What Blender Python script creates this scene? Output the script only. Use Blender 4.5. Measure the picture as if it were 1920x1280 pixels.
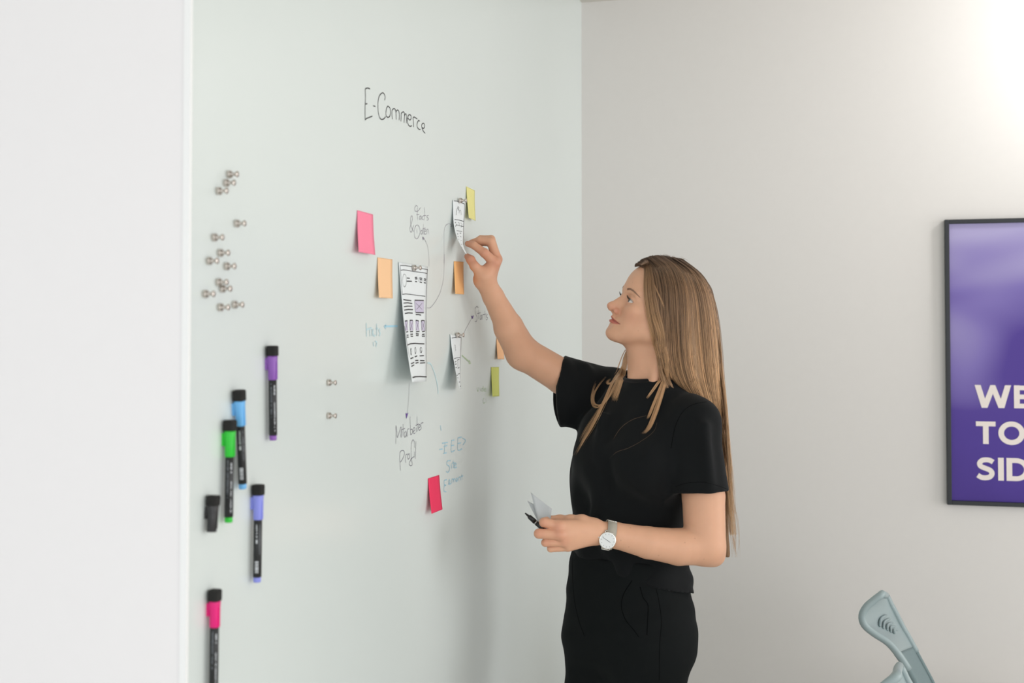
import bpy, bmesh, math, random
import numpy as np
from mathutils import Vector, Matrix
from mathutils.bvhtree import BVHTree

random.seed(7); rng = np.random.default_rng(7)
for _o in list(bpy.data.objects): bpy.data.objects.remove(_o)
scene = bpy.context.scene
COL = scene.collection

# ------------------------------------------------------------------ camera
F_PX = 2133.33                 # focal length in pixels of the 1920 px wide frame (40 mm)
PX, PY = 960.0, 565.0          # principal point
TH = math.atan(54.6 / F_PX)    # camera looks slightly up
HC = 1.50                      # camera height
cam_d = bpy.data.cameras.new('camera'); cam = bpy.data.objects.new('camera', cam_d); COL.objects.link(cam)
cam.location = (0, 0, HC); cam.rotation_euler = (math.pi/2 + TH, 0, 0)
cam_d.sensor_width = 36; cam_d.lens = 40; cam_d.shift_y = -(640 - PY) / 1920
cam_d.clip_start = 0.02; cam_d.dof.use_dof = True; cam_d.dof.focus_distance = 2.6; cam_d.dof.aperture_fstop = 4.5
scene.camera = cam

# ------------------------------------------------------------------ exposure, daylight
vs = scene.view_settings
scene.display_settings.display_device = 'sRGB'
vs.view_transform = 'Standard'; vs.look = 'None'; vs.gamma = 1.0; vs.exposure = 0.33; vs.use_curve_mapping = False
world = bpy.data.worlds.new('world'); scene.world = world; world.use_nodes = True
world.node_tree.nodes['Background'].inputs[0].default_value = (0.94, 0.97, 1.0, 1)
world.node_tree.nodes['Background'].inputs[1].default_value = 0.70

def area_light(name, loc, target, sx, sy, power, color=(1, 1, 1)):
    l = bpy.data.lights.new(name, 'AREA'); l.shape = 'RECTANGLE'; l.size = sx; l.size_y = sy
    l.energy = power; l.color = color
    o = bpy.data.objects.new(name, l); COL.objects.link(o); o.location = loc
    o.rotation_euler = (Vector(target) - Vector(loc)).to_track_quat('-Z', 'Y').to_euler()
    return o
# window on the right, then two added fill lights standing in for unseen windows
area_light('window_daylight', (4.06, 1.90, 1.45), (0.0, 2.91, 1.40), 2.0, 1.75, 35, (1.0, 0.99, 0.98))
area_light('fill_light_front', (2.6, -1.3, 1.5), (0.5, 3.2, 1.0), 2.8, 2.0, 31, (1.0, 0.99, 0.98))  # added fill for her face and other surfaces turned to the camera
area_light('fill_light_rear', (-0.9, -1.6, 1.7), (0.1, 3.0, 1.4), 2.2, 2.0, 15, (0.97, 0.99, 1.0))  # added fill that brightens the end wall

# ------------------------------------------------------------------ geometry helpers
def ray(px, py):
    a = (px - PX) / F_PX; b = (PY - py) / F_PX
    c, s = math.cos(TH), math.sin(TH)
    return np.array([a, c - b * s, s + b * c])
CAM = np.array([0, 0, HC])
def P(px, py, Y):
    """point of the room seen at this pixel, Y metres in front of the camera"""
    r = ray(px, py); return CAM + r * (Y / r[1])
def proj(p):
    d = np.asarray(p, float) - CAM; c, s = math.cos(TH), math.sin(TH)
    fw = d[1]*c + d[2]*s; up = -d[1]*s + d[2]*c
    return PX + F_PX*d[0]/fw, PY - F_PX*up/fw
ANG = math.radians(14)
WD = np.array([math.sin(ANG), math.cos(ANG), 0.0])      # along the whiteboard wall, away from the camera
WN = np.array([math.cos(ANG), -math.sin(ANG), 0.0])     # out of the whiteboard wall = along the back wall, to the right
W0 = np.array([-0.17, 2.4, 0.0])
UP = np.array([0, 0, 1.0])
def on_board(px, py, off=0.0):
    r = ray(px, py); t = (np.dot(W0 - CAM, WN) + off) / np.dot(r, WN); return CAM + r * t
CORNER = on_board(1091, 620); CORNER[2] = 0
EDGE = on_board(353.5, 620); EDGE[2] = 0
def on_back(px, py, off=0.0):
    r = ray(px, py); t = (np.dot(CORNER - CAM, WD) - off) / np.dot(r, WD); return CAM + r * t
CEIL = on_board(1091, 6.5)[2]

# ------------------------------------------------------------------ materials
def srgb(r, g, b):
    f = lambda c: (c/255/12.92) if c/255 <= 0.04045 else ((c/255 + 0.055)/1.055)**2.4
    return (f(r), f(g), f(b), 1)
MATS = {}
def mat(name, color, rough=0.5, metal=0.0, noise=0.0, nscale=30, bump=0.0, bscale=200, coat=0.0, sheen=0.0, spec=0.5, sss=0.0, stretch=None, attr=None, trans=0.0):
    if name in MATS: return MATS[name]
    m = bpy.data.materials.new(name); m.use_nodes = True; nt = m.node_tree; N = nt.nodes; L = nt.links
    b = N['Principled BSDF']
    b.inputs['Base Color'].default_value = color; b.inputs['Roughness'].default_value = rough
    b.inputs['Metallic'].default_value = metal; b.inputs['Specular IOR Level'].default_value = spec
    b.inputs['Coat Weight'].default_value = coat; b.inputs['Coat Roughness'].default_value = 0.08
    b.inputs['Sheen Weight'].default_value = sheen; b.inputs['Transmission Weight'].default_value = trans
    if sss > 0:
        b.inputs['Subsurface Weight'].default_value = sss; b.inputs['Subsurface Radius'].default_value = (1, 0.35, 0.2); b.inputs['Subsurface Scale'].default_value = 0.006
    tc = N.new('ShaderNodeTexCoord'); src = tc.outputs['Object']
    if stretch:
        mp = N.new('ShaderNodeMapping'); mp.inputs['Scale'].default_value = stretch; L.new(src, mp.inputs[0]); src = mp.outputs[0]
    col = None
    if attr:
        at = N.new('ShaderNodeAttribute'); at.attribute_name = attr; col = at.outputs['Color']
    if noise > 0:
        nz = N.new('ShaderNodeTexNoise'); nz.inputs['Scale'].default_value = nscale; nz.inputs['Detail'].default_value = 3; L.new(src, nz.inputs['Vector'])
        mr = N.new('ShaderNodeMapRange'); mr.inputs[3].default_value = 1 - noise; mr.inputs[4].default_value = 1 + noise; L.new(nz.outputs[0], mr.inputs[0])
        mx = N.new('ShaderNodeVectorMath'); mx.operation = 'SCALE'
        if col is not None: L.new(col, mx.inputs[0])
        else: mx.inputs[0].default_value = color[:3]
        L.new(mr.outputs[0], mx.inputs['Scale']); col = mx.outputs[0]
    if col is not None: L.new(col, b.inputs['Base Color'])
    if bump > 0:
        nb = N.new('ShaderNodeTexNoise'); nb.inputs['Scale'].default_value = bscale; nb.inputs['Detail'].default_value = 4; L.new(src, nb.inputs['Vector'])
        bp = N.new('ShaderNodeBump'); bp.inputs['Strength'].default_value = bump; bp.inputs['Distance'].default_value = 0.001
        L.new(nb.outputs[0], bp.inputs['Height']); L.new(bp.outputs[0], b.inputs['Normal'])
    MATS[name] = m; return m

# ------------------------------------------------------------------ mesh helpers
def mesh_obj(name, verts, faces, material, parent=None, smooth=False):
    me = bpy.data.meshes.new(name)
    verts = np.asarray(verts, dtype=np.float32)
    if isinstance(faces, np.ndarray) and faces.ndim == 2:
        n, k = faces.shape
        me.vertices.add(len(verts)); me.vertices.foreach_set('co', verts.ravel())
        me.loops.add(n*k); me.loops.foreach_set('vertex_index', faces.astype(np.int32).ravel())
        me.polygons.add(n); me.polygons.foreach_set('loop_start', np.arange(0, n*k, k, dtype=np.int32))
        me.update(calc_edges=True)
    else:
        me.from_pydata([tuple(map(float, v)) for v in verts], [], [tuple(map(int, f)) for f in faces])
    me.validate()
    if smooth: me.polygons.foreach_set('use_smooth', np.ones(len(me.polygons), dtype=bool))
    if material: me.materials.append(material)
    o = bpy.data.objects.new(name, me); COL.objects.link(o)
    if parent: o.parent = parent
    return o
def tag(o, label, cat, group=None):
    o['label'] = label; o['category'] = cat
    if group: o['group'] = group
    return o
def struct(o, label=None):
    o['kind'] = 'structure'
    if label: o['label'] = label
    return o
def empty(name, loc=(0, 0, 0)):
    o = bpy.data.objects.new(name, None); COL.objects.link(o); o.location = loc; o.empty_display_size = 0.05; return o
def shift_local(o, root):
    """o was built in room coordinates; keep it there under a root that stands elsewhere"""
    o.parent = root; o.matrix_parent_inverse = Matrix.Translation(-Vector(root.location)); return o
class MB:
    def __init__(s): s.v = []; s.f = []
    def add(s, v, f):
        n = len(s.v); s.v += [np.asarray(q, float) for q in v]; s.f += [tuple(i+n for i in q) for q in f]; return s
    def hexa(s, p):  # 8 corners: bottom loop 0-3, top loop 4-7
        return s.add(p, [(3,2,1,0),(4,5,6,7),(0,1,5,4),(1,2,6,5),(2,3,7,6),(3,0,4,7)])
    def obox(s, c, ax, ay, az, hx, hy, hz):
        c = np.asarray(c, float)
        q = [c + sx*hx*ax + sy*hy*ay + sz*hz*az for sz in (-1, 1) for sx, sy in ((-1,-1),(1,-1),(1,1),(-1,1))]
        return s.hexa(q)
    def tube(s, pts, rad, n=8, cap=True, flat=1.0, ref=None):
        pts = [np.asarray(p, float) for p in pts]; m = len(pts)
        rad = [rad]*m if np.isscalar(rad) else rad
        T = [pts[min(i+1, m-1)] - pts[max(i-1, 0)] for i in range(m)]; T = [t/(np.linalg.norm(t)+1e-12) for t in T]
        r = np.array(ref, float) if ref is not None else (np.array([0, 0, 1.0]) if abs(T[0][2]) < 0.9 else np.array([1.0, 0, 0]))
        base = len(s.v)
        for i in range(m):
            a = r - T[i]*np.dot(r, T[i]); a /= np.linalg.norm(a)+1e-12; b = np.cross(T[i], a); r = a
            for k in range(n):
                w = 2*math.pi*k/n; s.v.append(pts[i] + rad[i]*(math.cos(w)*a*flat + math.sin(w)*b))
        for i in range(m-1):
            for k in range(n):
                k2 = (k+1) % n; s.f.append((base+i*n+k, base+i*n+k2, base+(i+1)*n+k2, base+(i+1)*n+k))
        if cap:
            s.f.append(tuple(base+k for k in reversed(range(n)))); s.f.append(tuple(base+(m-1)*n+k for k in range(n)))
        return s
    def lathe(s, o, ax, prof, n=16):
        """prof: (distance along ax, radius)"""
        o = np.asarray(o, float); ax = np.asarray(ax, float)/np.linalg.norm(ax)
        a = np.cross(ax, [0, 0, 1.0] if abs(ax[2]) < 0.9 else [1.0, 0, 0]); a /= np.linalg.norm(a); b = np.cross(ax, a)
        base = len(s.v); m = len(prof)
        for h, r in prof:
            for k in range(n):
                w = 2*math.pi*k/n; s.v.append(o + ax*h + r*(math.cos(w)*a + math.sin(w)*b))
        for i in range(m-1):
            for k in range(n):
                k2 = (k+1) % n; s.f.append((base+i*n+k, base+i*n+k2, base+(i+1)*n+k2, base+(i+1)*n+k))
        s.f.append(tuple(base+k for k in reversed(range(n)))); s.f.append(tuple(base+(m-1)*n+k for k in range(n)))
        return s
    def grid(s, G, thick=None, nrm=None):
        """G: (rows, cols, 3); thick > 0 gives a closed sheet along nrm"""
        G = np.asarray(G, float); R, C = G.shape[:2]; base = len(s.v)
        s.v += list(G.reshape(-1, 3))
        q = lambda i, j: base + i*C + j
        for i in range(R-1):
            for j in range(C-1): s.f.append((q(i,j), q(i+1,j), q(i+1,j+1), q(i,j+1)))
        if thick:
            H = G + np.asarray(nrm, float)*thick; b2 = len(s.v); s.v += list(H.reshape(-1, 3))
            w = lambda i, j: b2 + i*C + j
            for i in range(R-1):
                for j in range(C-1): s.f.append((w(i,j), w(i,j+1), w(i+1,j+1), w(i+1,j)))
            for i in range(R-1):
                s.f.append((q(i,0), w(i,0), w(i+1,0), q(i+1,0))); s.f.append((q(i,C-1), q(i+1,C-1), w(i+1,C-1), w(i,C-1)))
            for j in range(C-1):
                s.f.append((q(0,j), q(0,j+1), w(0,j+1), w(0,j))); s.f.append((q(R-1,j), w(R-1,j), w(R-1,j+1), q(R-1,j+1)))
        return s
    def ribbon(s, pts, width, nrm, up_off=0.0, taper=False):
        """flat pen stroke along pts lying on a surface with normal(s) nrm; mitred so that corners stay closed"""
        pts = [np.asarray(p, float) for p in pts]; m = len(pts)
        nn = nrm if isinstance(nrm, list) else [np.asarray(nrm, float)]*m
        L, R = [], []
        for i in range(m):
            t = pts[min(i+1, m-1)] - pts[max(i-1, 0)]; t /= np.linalg.norm(t)+1e-12
            sd = np.cross(nn[i], t); w = width/2
            L.append(pts[i] + sd*w + nn[i]*up_off); R.append(pts[i] - sd*w + nn[i]*up_off)
        b = len(s.v); s.v += L + R
        for i in range(m-1): s.f.append((b+i, b+m+i, b+m+i+1, b+i+1))
        return s
    def disc(s, c, ax, r, n=20):
        ax = np.asarray(ax, float)/np.linalg.norm(ax); a = np.cross(ax, [0,0,1.0] if abs(ax[2])<0.9 else [1.0,0,0]); a/=np.linalg.norm(a); b=np.cross(ax,a)
        base=len(s.v); s.v += [np.asarray(c,float)+r*(math.cos(2*math.pi*k/n)*a+math.sin(2*math.pi*k/n)*b) for k in range(n)]
        s.f.append(tuple(base+k for k in range(n))); return s
    def build(s, name, material, parent=None, smooth=False): return mesh_obj(name, s.v, s.f, material, parent, smooth)
def smooth_curve(pts, n=6):
    """Catmull-Rom through pts"""
    p = [np.asarray(q, float) for q in pts]
    if len(p) < 3: return p
    p = [2*p[0]-p[1]] + p + [2*p[-1]-p[-2]]; out = []
    for i in range(1, len(p)-2):
        for k in range(n):
            t = k/n
            out.append(0.5*((2*p[i]) + (-p[i-1]+p[i+1])*t + (2*p[i-1]-5*p[i]+4*p[i+1]-p[i+2])*t*t + (-p[i-1]+3*p[i]-3*p[i+1]+p[i+2])*t**3))
    out.append(p[-2]); return out
def bevelled(o, w=0.002, seg=2):
    md = o.modifiers.new('bevel', 'BEVEL'); md.width = w; md.segments = seg; md.limit_method = 'ANGLE'; return o
# ================================================================== the setting
M_WB = mat('whiteboard enamel', srgb(219, 227, 225), rough=0.24, spec=0.45, noise=0.012, nscale=3)
M_WALL = mat('painted back wall', srgb(222, 219, 216), rough=0.85, noise=0.012, nscale=40, bump=0.08, bscale=350, spec=0.25)
M_END = mat('white painted end wall', srgb(240, 239, 240), rough=0.8, noise=0.008, nscale=30, bump=0.06, bscale=300, spec=0.25)
M_CEIL = mat('ceiling paint', srgb(214, 210, 202), rough=0.9, noise=0.01, nscale=20, spec=0.2)
M_FLOOR = mat('grey carpet', srgb(214, 211, 205), rough=0.95, noise=0.12, nscale=260, bump=0.5, bscale=500, spec=0.1)

def room(s, t, z=0.0):
    """s metres from the back wall towards the camera, t metres to the right of the whiteboard"""
    p = CORNER - WD*s + WN*t; return np.array([p[0], p[1], z])
LEN_WB = float(np.dot(CORNER - EDGE, WD))
m = MB(); m.hexa([room(0, -0.006), room(LEN_WB, -0.006), room(LEN_WB, 0), room(0, 0), room(0, -0.006, CEIL), room(LEN_WB, -0.006, CEIL), room(LEN_WB, 0, CEIL), room(0, 0, CEIL)])
board = m.build('wall_left', M_WB); struct(board, 'whole-wall pale green-white glossy writing board with handwriting')
m = MB(); m.hexa([room(0.0, -2.6), room(LEN_WB+0.004, -2.6), room(LEN_WB+0.004, -0.006), room(0.0, -0.006), room(0.0, -2.6, CEIL), room(LEN_WB+0.004, -2.6, CEIL), room(LEN_WB+0.004, -0.006, CEIL), room(0.0, -0.006, CEIL)])
struct(m.build('wall_end', M_END), 'bright white end face of the partition at the left edge')
# corner bead along the outer corner
m = MB(); m.hexa([room(LEN_WB, -0.006), room(LEN_WB+0.006, -0.006), room(LEN_WB+0.006, 0.003), room(LEN_WB, 0.003), room(LEN_WB, -0.006, CEIL), room(LEN_WB+0.006, -0.006, CEIL), room(LEN_WB+0.006, 0.003, CEIL), room(LEN_WB, 0.003, CEIL)])
struct(m.build('trim_1', mat('white edge strip', srgb(244, 246, 246), rough=0.5, noise=0.005)), 'thin white edge strip where the writing board ends')
m = MB(); m.hexa([room(-0.15, -2.6), room(0, -2.6), room(0, 5.2), room(-0.15, 5.2), room(-0.15, -2.6, CEIL), room(0, -2.6, CEIL), room(0, 5.2, CEIL), room(-0.15, 5.2, CEIL)])
struct(m.build('wall_back', M_WALL), 'warm grey-white painted back wall')
m = MB(); m.hexa([room(-0.15, -2.6, -0.1), room(7.5, -2.6, -0.1), room(7.5, 5.2, -0.1), room(-0.15, 5.2, -0.1), room(-0.15, -2.6), room(7.5, -2.6), room(7.5, 5.2), room(-0.15, 5.2)])
struct(m.build('floor', M_FLOOR), 'grey carpet floor')
m = MB(); m.hexa([room(-0.15, -2.6, CEIL), room(5.2, -2.6, CEIL), room(5.2, 5.2, CEIL), room(-0.15, 5.2, CEIL), room(-0.15, -2.6, CEIL+0.1), room(5.2, -2.6, CEIL+0.1), room(5.2, 5.2, CEIL+0.1), room(-0.15, 5.2, CEIL+0.1)])
struct(m.build('ceiling', M_CEIL), 'cream painted ceiling')
m = MB(); m.hexa([room(0.0, 0.0), room(0.014, 0.0), room(0.014, 5.2), room(0.0, 5.2), room(0, 0, 0.07), room(0.014, 0, 0.07), room(0.014, 5.2, 0.07), room(0, 5.2, 0.07)])
struct(m.build('baseboard_back', M_END), 'white baseboard along the back wall')

# ceiling spotlight that washes the back wall above the poster
SP = room(0.55, 2.16, CEIL)
spot_root = empty('ceiling_spotlight', SP); tag(spot_root, 'white ceiling spotlight aimed at the wall above the purple poster', 'spotlight')
m = MB(); m.lathe(SP - UP*0.025, UP, [(0, 0.05), (0.003, 0.055), (0.025, 0.055)], 24); shift_local(m.build('mount', M_END, None, True), spot_root)
_aim = on_back(1960, 90) - (SP - UP*0.11); _aim /= np.linalg.norm(_aim)
m = MB(); m.tube([SP - UP*0.02, SP - UP*0.075], 0.009, 10); shift_local(m.build('arm', M_END, None, True), spot_root)
m = MB(); m.lathe(SP - UP*0.11 - _aim*0.05, _aim, [(0, 0.02), (0.004, 0.034), (0.1, 0.034), (0.1, 0.029), (0.06, 0.027)], 24); shift_local(m.build('lamp_head', M_END, None, True), spot_root)
_l = bpy.data.lights.new('spotlight_bulb', 'SPOT'); _l.energy = 27; _l.spot_size = math.radians(95); _l.spot_blend = 1.0; _l.shadow_soft_size = 0.10; _l.color = (1, 0.99, 0.98)
_lo = bpy.data.objects.new('spotlight_bulb', _l); COL.objects.link(_lo); _lo.location = SP - UP*0.11 + _aim*0.056
_lo.rotation_euler = Vector(_aim).to_track_quat('-Z', 'Y').to_euler()
shift_local(_lo, spot_root)

# window wall on the right, outside the frame: the daylight enters here
def rbox(name, s0, s1, t0, t1, z0, z1, material):
    return MB().hexa([room(s0, t0, z0), room(s1, t0, z0), room(s1, t1, z0), room(s0, t1, z0), room(s0, t0, z1), room(s1, t0, z1), room(s1, t1, z1), room(s0, t1, z1)]).build(name, material)
TW = 4.40
wr_ = MB()
for s0, s1, z0, z1 in ((0, 0.10, 0, CEIL), (2.30, 3.4, 0, CEIL), (0.10, 2.30, 0, 0.45), (0.10, 2.30, 2.40, CEIL)):
    wr_.hexa([room(s0, TW, z0), room(s1, TW, z0), room(s1, TW+0.2, z0), room(s0, TW+0.2, z0), room(s0, TW, z1), room(s1, TW, z1), room(s1, TW+0.2, z1), room(s0, TW+0.2, z1)])
struct(wr_.build('wall_right', M_WALL), 'painted window wall on the right')
win = empty('window_1', room(1.2, TW+0.1, 0.45)); struct(win, 'tall office window in the right wall')
for s0, s1, z0, z1 in ((0.10, 0.16, 0.45, 2.40), (2.24, 2.30, 0.45, 2.40), (0.16, 2.24, 0.45, 0.51), (0.16, 2.24, 2.34, 2.40), (1.17, 1.23, 0.51, 2.34)):
    shift_local(rbox('frame_bar', s0, s1, TW+0.06, TW+0.12, z0, z1, M_END), win)
# ================================================================== handwriting on the board
INK = mat('dry marker ink dark violet grey', srgb(104, 98, 116), rough=0.7, noise=0.15, nscale=60)
INK_T = mat('thin marker ink grey violet', srgb(146, 141, 154), rough=0.7, noise=0.15, nscale=60)
INK_K = mat('black marker ink', srgb(58, 56, 58), rough=0.7, noise=0.15, nscale=60)
INK_V = mat('violet marker ink', srgb(104, 76, 150), rough=0.6, noise=0.1, nscale=60)
INK_B = mat('pale blue marker ink', srgb(196, 222, 228), rough=0.6, noise=0.05, nscale=60)
INK_B2 = mat('light blue marker ink', srgb(170, 213, 232), rough=0.6, noise=0.05, nscale=60)
INK_G = mat('pale green marker ink', srgb(176, 200, 160), rough=0.6, noise=0.05, nscale=60)
def zc(o, s):  # coordinates read in an enlargement of the photograph
    return lambda p: (o[0] + p[0]/s, o[1] + p[1]/s)
Z4, Z3, Z5, ZE = zc((680, 480), 4.571), zc((640, 340), 5.818), zc((660, 720), 4.923), zc((660, 140), 9.844)
def strokes(name, polys, z, ink, width, label, curved=True, off=0.0006):
    m = MB()
    for poly in polys:
        pts = [on_board(*z(p)) for p in poly]
        if curved and len(pts) > 2: pts = smooth_curve(pts, 5)
        m.ribbon(pts, width, WN, off)
    o = m.build(name, ink, board); o['label'] = label; return o
def arrow_heads(name, tris, z, ink, label):
    m = MB()
    for t in tris: m.add([on_board(*z(p), 0.0008) for p in t], [tuple(range(len(t)))])
    o = m.build(name, ink, board); o['label'] = label; return o
strokes('heading_writing', [
 [(240,265),(245,400),(240,540),(237,700),(240,835)], [(240,265),(265,250),(295,247),(328,262)], [(238,543),(278,535)], [(240,835),(265,808),(310,790),(372,765)],
 [(390,573),(428,588)],
 [(600,470),(608,410),(590,355),(560,335),(525,360),(495,410),(478,500),(476,600),(482,690),(500,770),(525,815),(555,825),(590,810),(617,775)],
 [(660,578),(640,610),(625,680),(625,740),(640,775),(665,787),(690,770),(705,720),(707,660),(695,612),(655,575)],
 [(745,820),(735,740),(738,660),(770,625),(795,645),(808,700),(812,830)], [(808,700),(820,665),(845,652),(865,690),(872,760),(865,840)],
 [(900,862),(905,780),(908,715),(940,687),(962,700),(966,760),(958,885)], [(966,755),(985,722),(1000,740),(1005,820),(1000,897)],
 [(1030,800),(1060,835),(1085,815),(1088,765),(1060,735),(1035,760),(1020,820),(1022,880),(1045,935),(1075,952),(1100,940)],
 [(1135,965),(1130,860),(1125,800),(1145,782),(1200,815)], [(1245,860),(1230,843),(1210,870),(1197,920),(1205,970),(1230,1005),(1260,1010)],
 [(1290,975),(1320,990),(1340,950),(1325,900),(1295,905),(1283,945),(1295,1000),(1320,1050),(1348,1080)]],
 ZE, INK_K, 0.0020, 'handwritten heading E-Commerce in dark marker')
strokes('facts_writing', [
 [(862,285),(838,320),(808,325),(799,297),(808,270),(822,265),(830,290),(826,345),(830,420)], [(820,362),(848,362)],
 [(868,372),(852,385),(850,408),(860,414),(868,395),(869,375),(873,416)], [(895,375),(883,388),(882,410),(896,418)],
 [(905,283),(908,350),(905,425)], [(895,372),(922,370)], [(950,368),(933,378),(935,394),(949,403),(945,420),(930,423)],
 [(788,548),(765,500),(752,440),(755,395),(768,375),(776,400),(765,450),(748,500),(748,540),(765,550),(788,475)],
 [(822,515),(824,565)], [(800,510),(820,475),(845,490),(857,540),(848,590),(825,625),(803,612),(794,570),(800,510)],
 [(880,530),(866,545),(868,575),(880,566),(882,530),(886,580)], [(893,468),(895,540),(900,580)], [(884,520),(916,508)],
 [(905,550),(921,540),(915,520),(903,540),(908,575),(926,570)], [(932,577),(932,528),(945,523),(951,575)]],
 Z3, INK_T, 0.0011, 'handwritten words Facts & Daten in thin grey violet marker')
strokes('arrow_line', [[(955,930),(953,840),(945,740),(930,680),(908,635),(893,605)],], Z3, INK_T, 0.0009, 'thin arrow from the large sketch up to the words above')
strokes('arrow_line', [[(552,443),(575,443),(600,420),(640,360),(670,290),(690,200),(697,100),(699,-20)] +
  [((640+x/5.818-680)*4.571, (340+y/5.818-480)*4.571) for x, y in [(1120,900),(1119,750),(1119,600),(1122,530),(1135,487),(1160,464),(1185,466),(1206,487)]],
  [((640+x/5.818-680)*4.571, (340+y/5.818-480)*4.571) for x, y in [(1197,452),(1206,487),(1188,490)]]], Z4, INK_T, 0.0009, 'long curved arrow linking the large sketch to the upper small one')
strokes('arrow_line', [[(858,680),(880,630),(910,575),(940,522)]], Z4, INK_T, 0.0009, 'thin arrow from the lower small sketch to the word Starts')
strokes('starts_writing', [
 [(988,440),(975,430),(964,455),(968,495),(979,525),(976,555),(963,562)], [(992,455),(994,540)], [(982,492),(1008,486)],
 [(1016,505),(1006,515),(1006,540),(1015,535),(1018,505),(1020,545)], [(1028,545),(1028,505),(1040,500)], [(1046,470),(1048,540)], [(1040,500),(1058,494)], [(1070,500),(1058,508),(1060,520),(1070,528),(1064,545),(1054,545)]],
 Z4, INK, 0.0012, 'handwritten word Starts half hidden by the arm')
strokes('arrow_line', [[(527,-10),(522,120),(510,268)]], Z5, INK_T, 0.0009, 'thin arrow pointing down from the large sketch')
arrow_heads('arrow_head', [[(497,265),(509,272),(521,262),(502,322)]], Z5, INK_V, 'violet arrow tip above the word Mitarbeiter')
arrow_heads('arrow_head', [[(929,510),(941,516),(953,506),(943,540)]], Z4, INK_V, 'violet arrow tip beside the word Starts')
arrow_heads('arrow_head', [[(886,600),(897,612),(907,622),(893,642)]], Z3, INK_T, 'arrow tip below the words Facts & Daten')
strokes('mitarbeiter_writing', [
 [(402,550),(404,470),(404,380),(412,445),(418,492),(438,430),(452,395),(448,492)], [(458,425),(456,492)], [(470,368),(470,482)], [(458,420),(488,408)],
 [(494,432),(481,455),(485,490),(498,470),(500,438),(503,487)], [(512,482),(511,420),(527,412)],
 [(534,300),(537,400),(540,465),(556,447),(553,415),(538,422)], [(562,440),(579,420),(572,398),(562,425),(570,456),(584,446)],
 [(590,402),(592,442)], [(598,298),(601,436)], [(586,382),(616,366)], [(611,408),(629,388),(622,372),(611,395),(618,425),(633,415)], [(638,417),(636,365),(656,354)],
 [(446,796),(441,720),(440,640),(458,612),(481,622),(476,668),(445,722)], [(495,726),(492,660),(512,643)], [(526,638),(512,660),(517,692),(531,672),(526,638)],
 [(576,585),(574,535),(560,514),(546,560),(545,680),(555,738),(541,752),(527,735),(545,690),(571,668)], [(575,622),(575,682)], [(588,528),(585,688)]],
 Z5, INK, 0.0012, 'handwritten words Mitarbeiter Profil in dark violet marker')
strokes('blue_writing', [
 [(814,380),(822,430)], [(805,603),(836,598)], [(830,545),(882,536)], [(858,540),(850,640)], [(842,640),(872,632)], [(846,575),(878,566)], [(917,520),(915,620),(947,610)], [(917,520),(944,515)], [(916,568),(940,562)],
 [(975,497),(977,606),(1015,596)], [(975,497),(1012,487)], [(977,548),(1005,540)], [(1020,498),(1047,520),(1022,562)],
 [(908,705),(880,710),(874,738),(896,757),(900,790),(882,815),(868,802)], [(915,735),(917,778)], [(932,703),(936,776)], [(924,730),(945,724)], [(944,752),(961,744),(955,727),(943,745),(950,772),(967,764)],
 [(874,880),(851,890),(851,925),(866,932),(850,942),(848,985),(868,992)], [(888,925),(905,900),(900,880),(890,905),(900,925),(915,912)], [(920,915),(922,880),(935,876),(938,908)], [(938,885),(950,872),(954,902)], [(962,895),(975,880),(968,866),(960,885),(970,902)], [(985,895),(985,862),(998,858),(1002,888)], [(1012,830),(1014,880)], [(1004,852),(1024,846)]],
 Z5, INK_B2, 0.0022, 'pale blue handwritten notes above the red sticky note')
strokes('blue_arrow', [[(190,602),(245,600),(297,599)], [(200,590),(182,604),(196,618)]], Z4, INK_B2, 0.0034, 'light blue arrow left of the large sketch', False)
strokes('blue_arrow', [[(555,915),(580,922),(605,975),(625,1040),(640,1110),(646,1180)]], Z4, INK_B, 0.0035, 'very pale blue curved line right of the large sketch')
strokes('blue_faded_writing', [[(30,575),(32,690)], [(32,628),(60,622)], [(62,688),(60,625),(78,622),(80,686)], [(92,625),(86,655),(96,684),(108,676)], [(118,580),(120,684)], [(110,625),(132,620)], [(150,625),(138,640),(150,660),(140,684)], [(90,735),(92,775)], [(105,730),(120,740),(112,775)]], Z4, INK_B, 0.0032, 'faded pale blue writing left of the large sketch')
strokes('green_arrow', [[(850,850),(880,878),(915,908)], [(913,892),(926,918),(908,920)]], Z4, INK_G, 0.0030, 'small pale green arrow beside the lower small sketch', False)
strokes('green_writing', [[(976,1122),(986,1160),(996,1122)], [(1006,1130),(1007,1158)], [(1028,1130),(1016,1142),(1020,1158),(1030,1150),(1032,1110),(1034,1158)], [(1042,1148),(1054,1142),(1050,1130),(1040,1146),(1048,1160),(1058,1155)], [(1040,1215),(1030,1235),(1036,1262),(1050,1250)], [(1056,1215),(1058,1260)]], Z4, INK_G, 0.0014, 'faint pale green writing beside the lime sticky note')

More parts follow.
